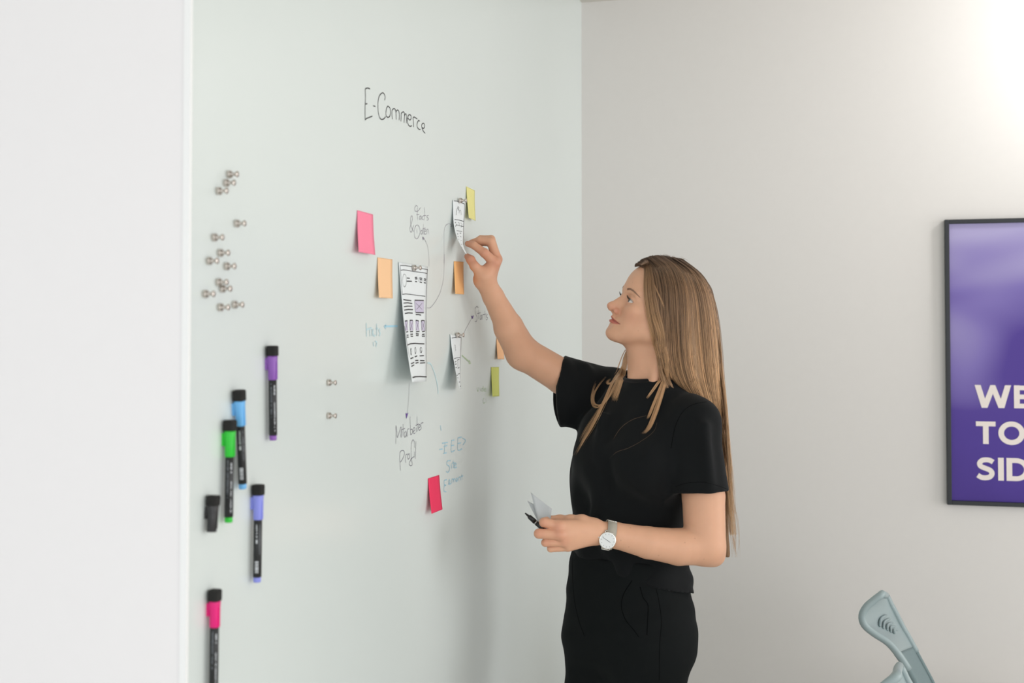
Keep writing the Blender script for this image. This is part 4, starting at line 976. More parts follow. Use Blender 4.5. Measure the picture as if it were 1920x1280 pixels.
# ---- eyes, brows and lashes
M_EYE = mat('eye white', srgb(214, 206, 200), rough=0.15, noise=0.02, nscale=80)
M_IRIS = mat('iris grey blue', srgb(84, 88, 86), rough=0.15, noise=0.2, nscale=400)
M_PUPIL = mat('pupil', srgb(10, 10, 12), rough=0.1, noise=0.02)
M_BROW = mat('brow hair', srgb(152, 116, 94), rough=0.6, noise=0.2, nscale=300)
M_LASH = mat('lash hair', srgb(34, 26, 24), rough=0.6, noise=0.1, nscale=300)
head_bvh = BVHTree.FromPolygons([Vector(v) for v in hv], [tuple(int(i) for i in q) for q in hf])
def cast(bvh, px, py, back=0.0):
    r = ray(px, py); r = r/np.linalg.norm(r); h = bvh.ray_cast(Vector(CAM), Vector(r))
    return (None, None) if h[0] is None else (np.array(h[0]) - r*back, np.array(h[1]))
for s in (-1, 1):
    ec = mm(69.5, s*32, -8); gz = np.array([1, -s*0.02 + 0.05, 0.10]); gz /= np.linalg.norm(gz)
    eye = MB().lathe(toW(ec), HR @ gz, [(-.0122*math.cos(a), .0122*math.sin(a)+1e-5) for a in np.linspace(0, math.pi, 18)], 28).build('eye', M_EYE, None, True); shift_local(eye, person)
    def cap(r, a0, a1): return [(r*math.cos(a), r*math.sin(a)+1e-5) for a in np.linspace(a0, a1, 6)]
    ir = MB().lathe(toW(ec), HR @ gz, cap(.01235, 0.50, 0.18), 24).build('iris', M_IRIS, None, True); shift_local(ir, eye); ir.parent = eye; ir.matrix_parent_inverse = eye.matrix_basis.inverted() @ Matrix.Identity(4)
    pu = MB().lathe(toW(ec), HR @ gz, cap(.0124, 0.19, 0.0), 20).build('pupil', M_PUPIL, None, True); pu.parent = eye
    for q in (ir, pu): q.parent = eye; q.matrix_parent_inverse = Matrix.Translation(-Vector(person.location)).inverted() @ Matrix.Translation(-Vector(person.location))
# near brow traced on the forehead, the far one mirrored
ZF = zc((1120, 500), 8)
up_edge = smooth_curve([ZF(p) for p in [(446,326),(490,320),(540,345),(590,395),(645,462)]], 8); lo_edge = smooth_curve([ZF(p) for p in [(452,352),(495,352),(540,378),(590,420),(645,465)]], 8)
brow, brow_m, lash = MB(), MB(), MB()
for i in range(260):
    t = random.random()*0.97; k = t*(len(up_edge)-1); a = int(k); f = random.random()
    p = up_edge[a]*(1-f)+lo_edge[a]*f; q = up_edge[min(a+4, len(up_edge)-1)]*(1-f)*1.0 + lo_edge[min(a+4, len(up_edge)-1)]*f
    f2 = max(0, f-0.35); q = up_edge[min(a+4, len(up_edge)-1)]*(1-f2) + lo_edge[min(a+4, len(up_edge)-1)]*f2
    A, n = cast(head_bvh, *p); B, n2 = cast(head_bvh, *q)
    if A is None or B is None or np.linalg.norm(A-B) > 0.02: continue
    A = A + n*0.0003; B = B + n2*0.0007
    brow.tube([A, (A+B)/2 + n*0.0004, B], [.00042, .00036, .00012], 3, False)
    m_ = lambda w: toW(toH(w)*np.array([1, -1, 1])); brow_m.tube([m_(A), m_((A+B)/2 + n*0.0004), m_(B)], [.00042, .00036, .00012], 3, False)
for o in (brow.build('eyebrow', M_BROW), brow_m.build('eyebrow', M_BROW)): shift_local(o, person)
for s in (-1, 1):
    lash = MB()
    for i in range(30):
        t = i/29; l = 21 + 25*t; y = -8.6 + 5.6*math.sin(math.pi*min(1, t*0.92+0.06))**0.8 - 2.0*t
        x = 69.5 + math.sqrt(max(4, 13.9**2 - (l-32)**2 - (y+8)**2))
        a = mm(x-0.3, s*l, y); d = np.array([1.0, s*(0.1+0.9*(t-0.35)), 0.32]); d /= np.linalg.norm(d); L = 0.0075*(0.7+0.5*math.sin(math.pi*t))*random.uniform(.85, 1.1)
        lash.tube([toW(a), toW(a + d*L*0.55 + np.array([0, 0, -0.0004])), toW(a + d*L*0.9 + np.array([0, 0, 0.0028]))], [.00028, .00022, .00007], 3, False)
    shift_local(lash.build('eyelashes', M_LASH), person)

# ---- T-shirt
M_TEE = mat('black cotton jersey', srgb(11, 14, 16), rough=0.85, noise=0.12, nscale=9, bump=0.35, bscale=1400, sheen=0.04, spec=0.2)
M_TEE2 = mat('black cotton rib', srgb(7, 9, 11), rough=0.92, noise=0.1, nscale=300, bump=0.3, bscale=1500, sheen=0.1, spec=0.2)
def sub(g): q = Field(g.lo, g.lo+g.h, g.h); q.n = g.n; q.ax = g.ax; q.V = np.full(g.n, 0.05, np.float32); return q
def fuse(g, q, k):
    d = np.maximum(k-np.abs(g.V-q.V), 0)/k; g.V = np.minimum(g.V, q.V) - d*d*k*0.25
def half(g, p0, n, k=0.0):
    """cut away everything on the side n points to"""
    n = np.asarray(n, float); n = n/np.linalg.norm(n); x, y, z = [a.astype(np.float32) for a in g.ax]
    d = (x[:, None, None]-p0[0])*n[0]+(y[None, :, None]-p0[1])*n[1]+(z[None, None, :]-p0[2])*n[2]; g.V = np.maximum(g.V, d)
SHIRT_RINGS = [(1181, 1120, 2.685, .158, .116, 2.3), (1180, 1080, 2.685, .150, .110, 2.3), (1177, 1030, 2.685, .146, .108, 2.3), (1178, 970, 2.68, .142, .108, 2.3),
 (1184, 900, 2.675, .150, .117, 2.3), (1193, 840, 2.67, .160, .119, 2.3), (1203, 790, 2.668, .165, .107, 2.2), (1212, 758, 2.665, .134, .088, 2.1), (1218, 730, 2.665, .098, .074, 2.0), (1219, 708, 2.665, .070, .068, 2.0), (1219, 696, 2.665, .068, .066, 2.0)]
g = Field(np.array([P(1030, 900, 2.8)[0]-0.01, 2.40, P(1200, 1125, 2.68)[2]]), np.array([P(1380, 900, 2.55)[0]+0.03, 2.95, P(1200, 660, 2.72)[2]]), 0.003)
g.loft(rings(0.0, SHIRT_RINGS))
for s in (-1, 1): g.ell(P(1178, 868, 2.60) + DL*0.062*s + DF*0.012, (0.062, 0.055, 0.062), 0.05)
g.cone(P(1226, 738, YC+0.015), P(1306, 792, 2.558), 0.042, 0.045, 0.03); g.cone(P(1218, 728, YC+0.02), P(1140, 730, 2.80), 0.040, 0.042, 0.03)
# near sleeve
q = sub(g); a, b = P(1302, 792, 2.560), P(1313, 935, 2.528)
q.cone(a, b, 0.0545, 0.0655); half(q, P(1313, 922, 2.53), np.array([0.05, -0.1, -1.0]))
q.cone(P(1310, 875, 2.535), P(1314, 965, 2.528), 0.040, 0.0605, 0, 'cut'); fuse(g, q, 0.03)
# far sleeve, hanging wide below the raised arm
q = sub(g); a, b = P(1138, 738, 2.79), P(1048, 736, 2.755); vdir = np.array([0, -1.0, 0.25])
q.cone(a, b + (b-a)*0.3, 0.070, 0.088, 0, 'add', (vdir, 0.62)); q.cone(P(1130, 744, 2.80), P(1035, 697, 2.747), 0.060, 0.0480, 0.02)
sphc = P(1182, 742, 2.775); rr = np.linalg.norm(P(1037, 738, 2.77)-sphc)
x, y, z = q.ax; d = np.sqrt((x[:, None, None]-sphc[0])**2+((y[None, :, None]-sphc[1])*0.6)**2+(z[None, None, :]-sphc[2])**2)-rr; q.V = np.maximum(q.V, d.astype(np.float32))
q.cone(P(1085, 744, 2.77), P(1010, 744, 2.74), 0.052, 0.070, 0, 'cut', (vdir, 0.52)); q.cone(P(1070, 716, 2.765), P(1000, 676, 2.730), 0.0400, 0.0400, 0, 'cut'); fuse(g, q, 0.025)
# folds
X, Y, Z_ = g.ax; pu_ = (X[:, None, None]*DL[0]+Y[None, :, None]*DL[1]) - float(np.dot(P(1190, 860, 2.67), DL)); zz_ = Z_[None, None, :] - P(1190, 860, 2.67)[2]
xs_ = X[:, None, None] - P(1190, 860, 2.67)[0]
fold = 0.0026*np.sin(52*pu_ + 16*zz_ + 1.4*np.sin(20*zz_+1)) + 0.0018*np.sin(88*pu_ - 30*zz_ + 2.0*np.sin(13*zz_)) + 0.0014*np.sin(66*(xs_+0.4*zz_)+3*np.sin(9*pu_))
lowb = np.clip((-zz_-0.02)/0.2, 0, 1); fold = fold + 0.0030*lowb*np.sin(75*(zz_+0.45*pu_)+4*np.sin(9*pu_))
fold = fold*(1 - 0.75*np.clip((np.abs(pu_)-0.135)/0.03, 0, 1))
g.V = g.V + fold.astype(np.float32)
def fold_ridge(a, b, r, k=0.03): g.cone(a, b, r, r*0.6, k)
fold_ridge(P(1146, 845, 2.565), P(1112, 965, 2.60), 0.010); fold_ridge(P(1130, 780, 2.60), P(1124, 860, 2.575), 0.010); fold_ridge(P(1250, 1045, 2.60), P(1288, 1085, 2.64), 0.014, 0.02); fold_ridge(P(1235, 1030, 2.59), P(1272, 1062, 2.63), 0.010, 0.02)
fold_ridge(P(1060, 690, 2.735), P(1075, 790, 2.74), 0.010, 0.02); fold_ridge(P(1095, 690, 2.75), P(1112, 770, 2.74), 0.012, 0.025); fold_ridge(P(1320, 800, 2.495), P(1330, 905, 2.470), 0.008, 0.03)
# neck hole and hem
NC = P(1218, 705.5, YC+0.014)
rad_ = np.sqrt((X[:, None, None]-NC[0])**2 + (Y[None, :, None]-NC[1])**2); df_ = (X[:, None, None]-NC[0])*DF[0] + (Y[None, :, None]-NC[1])*DF[1]
pz_ = NC[2] - 0.16*df_ - Z_[None, None, :]
g.V = np.maximum(g.V, -np.maximum(rad_-0.080, pz_).astype(np.float32)); g.V = np.maximum(g.V, -np.maximum(rad_-0.0560, pz_-0.03).astype(np.float32))
he = P(1285, 1098, 2.68) - P(1070, 1040, 2.68); half(g, P(1180, 1069, 2.68), np.array([he[2], 0, -he[0]]))
tv, tf = g.surface(); tv = relax(tv, tf, 3, 0.5)
tee = mesh_obj('t_shirt', tv, tf, M_TEE, None, True); shift_local(tee, person); tee['label'] = 'plain black short-sleeved T-shirt'
tee_bvh = BVHTree.FromPolygons([Vector(v) for v in tv], [tuple(int(i) for i in f) for f in tf])
# ribbed collar around the neck opening
W_ = np.linspace(0, 2*math.pi, 72, endpoint=False)
m = MB(); prof = [(-0.0030, -0.010), (0.0020, -0.010), (0.0034, -0.002), (0.0012, 0.0055), (-0.0012, 0.0065), (-0.0030, 0.004)]; n5 = len(prof); K = 72
for w in W_:
    d = DL*math.cos(w) + DF*math.sin(w); p = NC + d*0.0610; p[2] = NC[2] - 0.16*0.061*math.sin(w) - 0.001
    for a_, b_ in prof: m.v.append(p + d*(a_ - b_*0.45) + UP*b_)
for k in range(K):
    for j in range(n5):
        j2 = (j+1) % n5; k2 = (k+1) % K; m.f.append((k*n5+j, k2*n5+j, k2*n5+j2, k*n5+j2))
cl = m.build('collar', M_TEE2, None, True); shift_local(cl, person)
# stitched seams lying on the cloth
def seam(name, px_pts, bvh, r, material, owner, back=0.0004):
    pts = []
    for p in smooth_curve([np.array(p, float) for p in px_pts], 6):
        h, n = cast(bvh, p[0], p[1])
        if h is not None: pts.append(h - n*r*0.45)
    if len(pts) < 3: return
    pts = [pts[0]] + [p for i, p in enumerate(pts[1:]) if np.linalg.norm(p-pts[i]) < 0.06]
    o = MB().tube(pts, r, 6).build(name, material, None, True); shift_local(o, person); return o
M_SEAM = mat('black seam', srgb(9, 11, 12), rough=1.0, noise=0.05, spec=0.05)
seam('seam', [(1325,753),(1300,758),(1280,772),(1266,800),(1258,840)], tee_bvh, 0.0008, M_SEAM, tee)
seam('sleeve_hem', [(1266,912),(1290,905),(1320,904),(1345,910),(1364,917)], tee_bvh, 0.0006, M_SEAM, tee)

# ---- trousers
M_TR = mat('black twill trousers', srgb(11, 15, 16), rough=0.85, noise=0.1, nscale=12, bump=0.25, bscale=1600, sheen=0.0, spec=0.18)
TR = [(1181, 1262, 2.685, .110, .080, 2.2), (1181, 1228, 2.685, .148, .112, 2.3), (1181, 1190, 2.685, .162, .122, 2.3), (1180, 1140, 2.685, .160, .121, 2.3), (1177, 1095, 2.685, .150, .117, 2.2), (1175, 1050, 2.685, .143, .112, 2.2), (1175, 1034, 2.685, .139, .108, 2.2)]
fl = np.array([0, 0, 0.0]); lo = np.array([P(1040, 1200, 2.8)[0]-0.05, 2.42, 0.0]); hi = np.array([P(1310, 1200, 2.6)[0]+0.05, 2.95, P(1180, 1030, 2.68)[2]])
g = Field(lo, hi, 0.0045); g.loft(rings(0.0, TR))
hipN, hipF = P(1213, 1200, 2.625), P(1129, 1200, 2.735)
kN, aN = np.array([hipN[0]-0.015, hipN[1]-0.01, 0.47]), np.array([hipN[0]+0.015, hipN[1]+0.02, 0.09]); kF, aF = np.array([hipF[0]-0.025, hipF[1]-0.01, 0.47]), np.array([hipF[0]-0.005, hipF[1]+0.02, 0.09])
g.cone(hipN, kN, 0.103, 0.070, 0.035); g.cone(kN, aN, 0.070, 0.056, 0.03); g.cone(hipF, kF, 0.089, 0.066, 0.035); g.cone(kF, aF, 0.066, 0.056, 0.03)
half(g, np.array([0, 0, 0.07]), np.array([0, 0, -1.0]))
X, Y, Z_ = g.ax; pu_ = (X[:, None, None]*DL[0]+Y[None, :, None]*DL[1]); zr = Z_[None, None, :]
g.V = g.V + (0.0010*np.sin(46*zr+25*pu_+2*np.sin(20*pu_)) + 0.0009*np.sin(110*zr-60*pu_)).astype(np.float32)
pv, pf = g.surface(); pv = relax(pv, pf, 3, 0.5)
trs = mesh_obj('trousers', pv, pf, M_TR, None, True); shift_local(trs, person); trs['label'] = 'high-waisted black trousers'
tr_bvh = BVHTree.FromPolygons([Vector(v) for v in pv], [tuple(int(i) for i in f) for f in pf])
seam('fly_seam', [(1073,1045),(1074,1090),(1078,1130),(1086,1165),(1096,1192)], tr_bvh, 0.0010, M_SEAM, trs)
seam('pocket_seam', [(1185,1088),(1170,1112),(1165,1135),(1172,1160),(1186,1178),(1198,1194)], tr_bvh, 0.0012, M_SEAM, trs)
seam('side_seam', [(1229,1098),(1236,1130),(1240,1165),(1237,1210),(1236,1275)], tr_bvh, 0.0009, M_SEAM, trs)
seam('pocket_seam', [(1200,1100),(1206,1120),(1215,1135),(1214,1165),(1213,1190)], tr_bvh, 0.0012, M_SEAM, trs)
# shoes
M_SHOE = mat('black leather shoes', srgb(18, 18, 19), rough=0.4, noise=0.05, nscale=40); M_SOLE = mat('rubber sole', srgb(40, 40, 40), rough=0.8, noise=0.05, nscale=60)
for an in (aN, aF):
    f0 = np.array([an[0], an[1], 0.0]); gs = Field(f0 - 0.26 + np.array([0, 0, 0.26]), f0 + 0.26 - np.array([0, 0, 0.08]), 0.005)
    gs.cone(f0 - DF*0.03 + UP*0.045, f0 + DF*0.09 + UP*0.04, 0.038, 0.042); gs.cone(f0 + DF*0.09 + UP*0.035, f0 + DF*0.165 + UP*0.03, 0.042, 0.026, 0.02); gs.cone(f0 + UP*0.05, f0 + UP*0.11, 0.042, 0.04, 0.02)
    half(gs, f0 + UP*0.014, np.array([0, 0, -1.0])); v, f = gs.surface(); sh = mesh_obj('shoe', v, f, M_SHOE, None, True); shift_local(sh, person)
    m = MB(); rounded_sections(m, f0 + DF*0.065, UP, DF, DL, [(0, .040, .125, 0), (.015, .041, .127, 0)], 24, 2.6); so = m.build('sole', M_SOLE); so.parent = sh; so.matrix_parent_inverse = Matrix.Identity(4)

# ---- wristwatch on her left wrist
M_STEEL = mat('polished steel', srgb(214, 212, 206), rough=0.16, metal=1.0, noise=0.02, nscale=60); M_DIAL = mat('white dial', srgb(218, 221, 221), rough=0.35, noise=0.01, nscale=60, coat=0.6)
M_STRAP = mat('taupe grey strap', srgb(168, 162, 150), rough=0.8, noise=0.08, nscale=500, bump=0.4, bscale=900); M_HAND = mat('dark watch hand', srgb(52, 54, 58), rough=0.4, noise=0.02)
wax = P(1158, 1006, 2.464) - P(1122, 998, 2.462); wax /= np.linalg.norm(wax)
wc = P(1142, 1002, 2.4615)
dn = CAM - wc; dn = dn - wax*np.dot(dn, wax); dn /= np.linalg.norm(dn); wu = np.cross(dn, wax); wu = wu if wu[2] > 0 else -wu
dn2 = dn*math.cos(0.05) - wu*math.sin(0.05); wu2 = wu*math.cos(0.05) + dn*math.sin(0.05)     # the dial has slipped a little towards the underside
watch = empty('wristwatch', (0, 0, 0)); shift_local(watch, person); watch['label'] = 'round white-dial wristwatch on a taupe strap'
def wput(o): o.parent = watch; return o
RW = 0.0298; HWD = 0.0098
m = MB(); ring = []
for k in range(44):
    w = 2*math.pi*k/44; d = math.cos(w)*dn + math.sin(w)*wu
    ring.append((wc + d*(RW + 0.0004*math.cos(2*w)), d))
for p, d in ring: m.v += [p - wax*HWD, p - wax*HWD + d*0.0016, p + wax*HWD + d*0.0016, p + wax*HWD]
for k in range(44):
    k2 = (k+1) % 44
    for j in range(4): m.f.append((k*4+j, k2*4+j, k2*4+(j+1) % 4, k*4+(j+1) % 4))
wput(m.build('strap', M_STRAP, None, True))
dc = P(1139, 1013, 2.4290); ax2 = dn2
case = wput(MB().lathe(dc - ax2*0.004, ax2, [(0, .0165), (.001, .0180), (.0050, .0183), (.0062, .0178), (.0062, .0168)], 40).build('case', M_STEEL, None, True))
wput(MB().lathe(dc + ax2*0.0018, ax2, [(0, .0165), (.0006, .0165)], 40).build('dial', M_DIAL))
m = MB()
for k in range(12):
    w = 2*math.pi*k/12; d = math.cos(w)*wu2 + math.sin(w)*wax; L = .0026 if k % 3 else .0032
    m.obox(dc + ax2*0.00245 + d*0.0136, d, np.cross(ax2, d), ax2, L/2, .00028, .00008)
wput(m.build('hour_marks', M_HAND))['kind'] = 'stuff'
ld = -wax*0.93 + wu2*0.36; ld /= np.linalg.norm(ld)
wput(MB().obox(dc + ax2*0.0026 + ld*0.0028, ld, np.cross(ax2, ld), ax2, .0100, .00035, .0001).build('watch_hand', M_HAND))
wput(MB().lathe(dc + ax2*0.0024, ax2, [(0, .0009), (.0006, .0008)], 12).build('hand_cap', M_HAND))
cs = 1 if np.dot(wax, [1, 0, 0]) < 0 else -1
wput(MB().lathe(dc + wax*cs*0.0178 + wu2*0.003 - ax2*0.0005, wax*cs, [(0, .0016), (.0026, .0016), (.003, .0012)], 12).build('crown', M_STEEL, None, True))
for sv in (-1, 1):
    for sh_ in (-1, 1):
        a = dc + wu2*0.0150*sv + wax*0.0082*sh_; wput(MB().tube([a, a + wu2*0.0045*sv - ax2*0.0015], .0011, 8).build('lug', M_STEEL, None, True))
    a = dc + wu2*0.0195*sv - ax2*0.002
    wput(MB().tube([a - wax*.0088, a + wax*.0088], .0012, 8).build('spring_bar', M_STEEL, None, True))
bk = wc + dn*RW*math.cos(1.25) + wu*RW*math.sin(1.25)
wput(MB().tube([bk - wax*.0100 + wu*.001, bk + wax*.0100 + wu*.001], .0014, 8).build('buckle', M_STEEL, None, True))

# ================================================================== what her left hand holds
M_CARD = mat('shade-toned note paper', srgb(190, 195, 197), rough=0.75, noise=0.015, nscale=30, spec=0.2)  # grey carries the slips' shaded side, painted into the base colour
Q8b = lambda x, y, d: P(960+x/8, 900+y/8, d + 0.042)
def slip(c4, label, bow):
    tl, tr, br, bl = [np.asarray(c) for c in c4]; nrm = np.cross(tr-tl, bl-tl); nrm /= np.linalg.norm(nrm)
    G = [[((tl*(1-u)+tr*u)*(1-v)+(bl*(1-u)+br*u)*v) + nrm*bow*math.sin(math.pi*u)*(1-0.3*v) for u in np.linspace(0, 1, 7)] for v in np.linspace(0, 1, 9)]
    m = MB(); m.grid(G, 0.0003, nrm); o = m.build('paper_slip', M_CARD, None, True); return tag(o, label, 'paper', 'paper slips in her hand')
slip([Q8b(281, 180, 2.446), Q8b(598, 426, 2.432), Q8b(572, 640, 2.424), Q8b(398, 640, 2.425)], 'front shade-toned paper slip held between thumb and fingers beside the pen', 0.003)
slip([Q8b(230, 308, 2.452), Q8b(560, 470, 2.438), Q8b(555, 640, 2.426), Q8b(402, 645, 2.428)], 'rear shade-toned paper slip showing a corner behind the front slip', 0.003)
M_PENB = mat('black pen plastic', srgb(9, 10, 11), rough=0.3, noise=0.03, nscale=50); M_PENC = mat('pen metal', srgb(150, 150, 148), rough=0.25, metal=0.9, noise=0.02)
pa, pb = Q8b(196, 492, 2.392), Q8b(600, 845, 2.383); pax = (pb-pa)/np.linalg.norm(pb-pa)
pen = empty('pen', pa); tag(pen, 'glossy black pen held between the fingers of her lower hand', 'pen')
shift_local(MB().lathe(pa, pax, [(0, .0010), (.0008, .0015), (.010, .0028), (.0102, .0040), (.013, .0048), (.028, .0054), (.0285, .0044)], 20).build('tip', M_PENB, None, True), pen)
shift_local(MB().lathe(pa, pax, [(.0285, .0044), (.0292, .0050), (.0315, .0050), (.032, .0045)], 20).build('ring', M_PENC, None, True), pen)
shift_local(MB().lathe(pa, pax, [(.032, .0045), (.033, .0052), (.072, .0050), (.074, .0036)], 20).build('barrel', M_PENB, None, True), pen)
# ================================================================== her hair
M_HAIR = mat('blond brown hair', srgb(150, 120, 90), rough=0.42, noise=0.10, nscale=120, spec=0.45, attr='tint')
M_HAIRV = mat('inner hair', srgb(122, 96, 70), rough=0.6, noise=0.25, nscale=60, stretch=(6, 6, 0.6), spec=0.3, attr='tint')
ROOT, MID, TIP = np.array(srgb(88, 69, 55)[:3]), np.array(srgb(150, 117, 87)[:3]), np.array(srgb(222, 180, 136)[:3])
g = Field(np.array([0.18, 2.44, P(1370, 1050, 2.69)[2]]), np.array([0.56, 2.86, P(1250, 465, 2.6)[2]]), 0.003)
AX = [HF, HL, HU]
def he(c, r, k=0.0, op='add'): g.ell(toW(mm(*c)), mm(*r), k, AX, op)
he((-6, 0, 29), (96, 80, 83)); he((-40, 0, 0), (66, 78, 90), 0.03)
C = lambda pts, rad, k=0.02: g.chain([P(*p) for p in pts], rad, k)
C([(1240,552,2.598),(1243,610,2.592),(1247,660,2.590),(1256,700,2.596)], [.024, .022, .017, .013])
C([(1268,552,2.610),(1272,610,2.604),(1278,660,2.604),(1286,705,2.612),(1312,752,2.655)], [.034, .034, .030, .026, .018])
C([(1294,560,2.65),(1302,620,2.652),(1308,680,2.658),(1318,740,2.668),(1330,800,2.684),(1340,870,2.70),(1350,950,2.71),(1364,1040,2.715)], [.055, .053, .050, .043, .033, .025, .016, .007])
C([(1268,560,2.72),(1278,630,2.725),(1290,700,2.735),(1310,780,2.745),(1330,870,2.75)], [.045, .042, .040, .034, .022])
g.ell(toW(mm(97, 0, -14)), mm(58, 200, 80), 0.006, AX, 'cut')
for s in (-1, 1): g.cone(toW(mm(80, s*60, -70)), toW(mm(40, s*75, -95)), .03, .03, 0.01, 'cut')
hvv, hff = g.surface(); hvv = relax(hvv, hff, 3, 0.5)
hairv = mesh_obj('hair', hvv, hff, M_HAIRV, None, True); shift_local(hairv, person); hairv['label'] = 'long straight hair, brown at the crown and blond at the ends'
zt_, zb_ = P(1250, 480, 2.62)[2], P(1360, 1040, 2.7)[2]
tt = np.clip((zt_-hvv[:, 2])/(zt_-zb_), 0, 1)[:, None]
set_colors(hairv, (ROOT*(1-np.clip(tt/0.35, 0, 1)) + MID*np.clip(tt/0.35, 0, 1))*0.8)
hair_bvh = BVHTree.FromPolygons([Vector(v) for v in hvv], [tuple(int(i) for i in q) for q in hff])
class Strands:
    def __init__(s): s.v, s.f, s.c, s.n = [], [], [], 0
    def add(s, pts, r, tone, t0=0.0, t1=1.0):
        pts = np.asarray(pts); m = len(pts); T = np.gradient(pts, axis=0); T /= np.linalg.norm(T, axis=1, keepdims=True)+1e-12
        view = CAM - pts; view /= np.linalg.norm(view, axis=1, keepdims=True); a = np.cross(T, view); a /= np.linalg.norm(a, axis=1, keepdims=True)+1e-12; b = np.cross(a, T)
        tp = np.linspace(0, 1, m); rad = r*np.clip((1-tp)/0.18, 0.15, 1)
        q = np.stack([pts + a*rad[:, None], pts + b*rad[:, None], pts - a*rad[:, None]], 1)
        s.v.append(q.reshape(-1, 3)); o = s.n; i = np.arange(m-1)
        for j in range(3):
            j2 = (j+1) % 3; s.f.append(np.stack([o+i*3+j, o+i*3+j2, o+(i+1)*3+j2, o+(i+1)*3+j], 1))
        tl = t0 + (t1-t0)*tp
        k1 = np.clip(tl/0.32, 0, 1)[:, None]; k2 = np.clip((tl-0.3)/0.5, 0, 1)[:, None]
        c = (ROOT*(1-k1)+MID*k1)*(1-k2) + (MID*0.35+TIP*0.65)*k2
        s.c.append(np.repeat(np.clip(c*tone, 0, 1), 3, 0)); s.n += 3*m
    def build(s, name):
        v, f = np.concatenate(s.v), np.concatenate(s.f); o = mesh_obj(name, v, f, M_HAIR, None, True); set_colors(o, np.concatenate(s.c)); shift_local(o, person); o['kind'] = 'stuff'; return o
GUIDES = [
 [(1190,498),(1204,499),(1208,526),(1211,565),(1217,600),(1225,638),(1235,678),(1244,712),(1247,728)],
 [(1204,487),(1221,503),(1230,538),(1233,585),(1238,628),(1243,668),(1250,703),(1258,722),(1266,738)],
 [(1222,481),(1245,502),(1256,538),(1259,588),(1261,635),(1264,680),(1274,715),(1298,748),(1322,775)],
 [(1240,480),(1268,502),(1282,538),(1287,590),(1289,640),(1295,690),(1310,735),(1340,785),(1356,850)],
 [(1256,483),(1288,506),(1305,540),(1313,590),(1317,645),(1323,705),(1339,775),(1356,870),(1368,1000)],
 [(1270,486),(1304,510),(1322,542),(1332,588),(1337,645),(1342,705),(1351,785),(1362,890),(1375,1042)],
 [(1280,488),(1314,515),(1332,545),(1343,590),(1349,645),(1353,705),(1360,785),(1366,890),(1380,1040)]]
GS = [np.array(smooth_curve([np.array(p, float) for p in gd], 4)) for gd in GUIDES]
ST = Strands(); rs = np.random.default_rng(3)
def lay(path, lift, jit):
    out, last = [], None
    for k, (x, y) in enumerate(path):
        h, n = cast(hair_bvh, x, y)
        if h is None: p = P(x, y, last) if last else None
        else: p = h + n*lift*min(1.0, k/7.0); last = float(h[1])
        out.append(p)
    ok = [p for p in out if p is not None]
    if len(ok) < len(out)*0.6: return None
    first = next(p for p in out if p is not None); out = [first if p is None else p for p in out]
    q = np.array(out); d = q[:, 1].copy()
    for _ in range(3): d[1:-1] = 0.25*d[:-2]+0.5*d[1:-1]+0.25*d[2:]
    d = np.minimum(d, q[:, 1]+0.002)
    for i in range(len(q)): q[i] = P(path[i][0], path[i][1], d[i])
    return q
tone_clump = {}
NS = 4200
for i in range(NS):
    s = rs.random()**0.9*(len(GS)-1.001); a = int(s); f = s-a; path = GS[a]*(1-f)+GS[a+1]*f
    cl = int(s*11); 
    if cl not in tone_clump: tone_clump[cl] = (rs.uniform(0.62, 1.38), rs.normal(0, 2.6), rs.uniform(0, 6.28))
    tc, dx, ph = tone_clump[cl]; n = len(path); t = np.linspace(0, 1, n)
    path = path.copy(); path[:, 0] += dx*t*1.2 + rs.normal(0, 3.0) * (0.15+t) + 1.6*np.sin(t*5+ph)*t + rs.normal(0, 1.0)*np.sin(t*8+rs.uniform(0, 6))*t
    path[:, 1] += rs.normal(0, 1.2)
    end = int(n*rs.uniform(0.86, 1.0)) if s > 3.2 else n
    start = 0 if rs.random() < 0.75 else int(rs.integers(1, 6))
    q = lay(path[start:end], 0.0006 + abs(rs.normal(0, 0.0016)), 0)
    if q is None: continue
    L = {True: 0.62, False: 1.0}[s < 3]
    ST.add(q, rs.uniform(.00028, .00048), tc*rs.choice([0.55, 0.8, 1.0, 1.2, 1.5]), start/n*L, (start+len(q))/n*L)
# short hairs of the far side of the parting and the hairline
for i in range(160):
    x0 = 1190 + rs.random()*30; y0 = 495 - (x0-1190)*0.42 + rs.normal(0, 1.2)
    path = np.array(smooth_curve([(x0, y0), (x0+12, y0-5+rs.normal(0, 1)), (x0+28, y0-8+rs.normal(0, 1.5)), (x0+44, y0-6+rs.normal(0, 2))], 4)); q = lay(path, 0.0008, 0)
    if q is not None: ST.add(q, .0004, rs.uniform(0.7, 1.2), 0.0, 0.12)
ST.build('hair_strands')
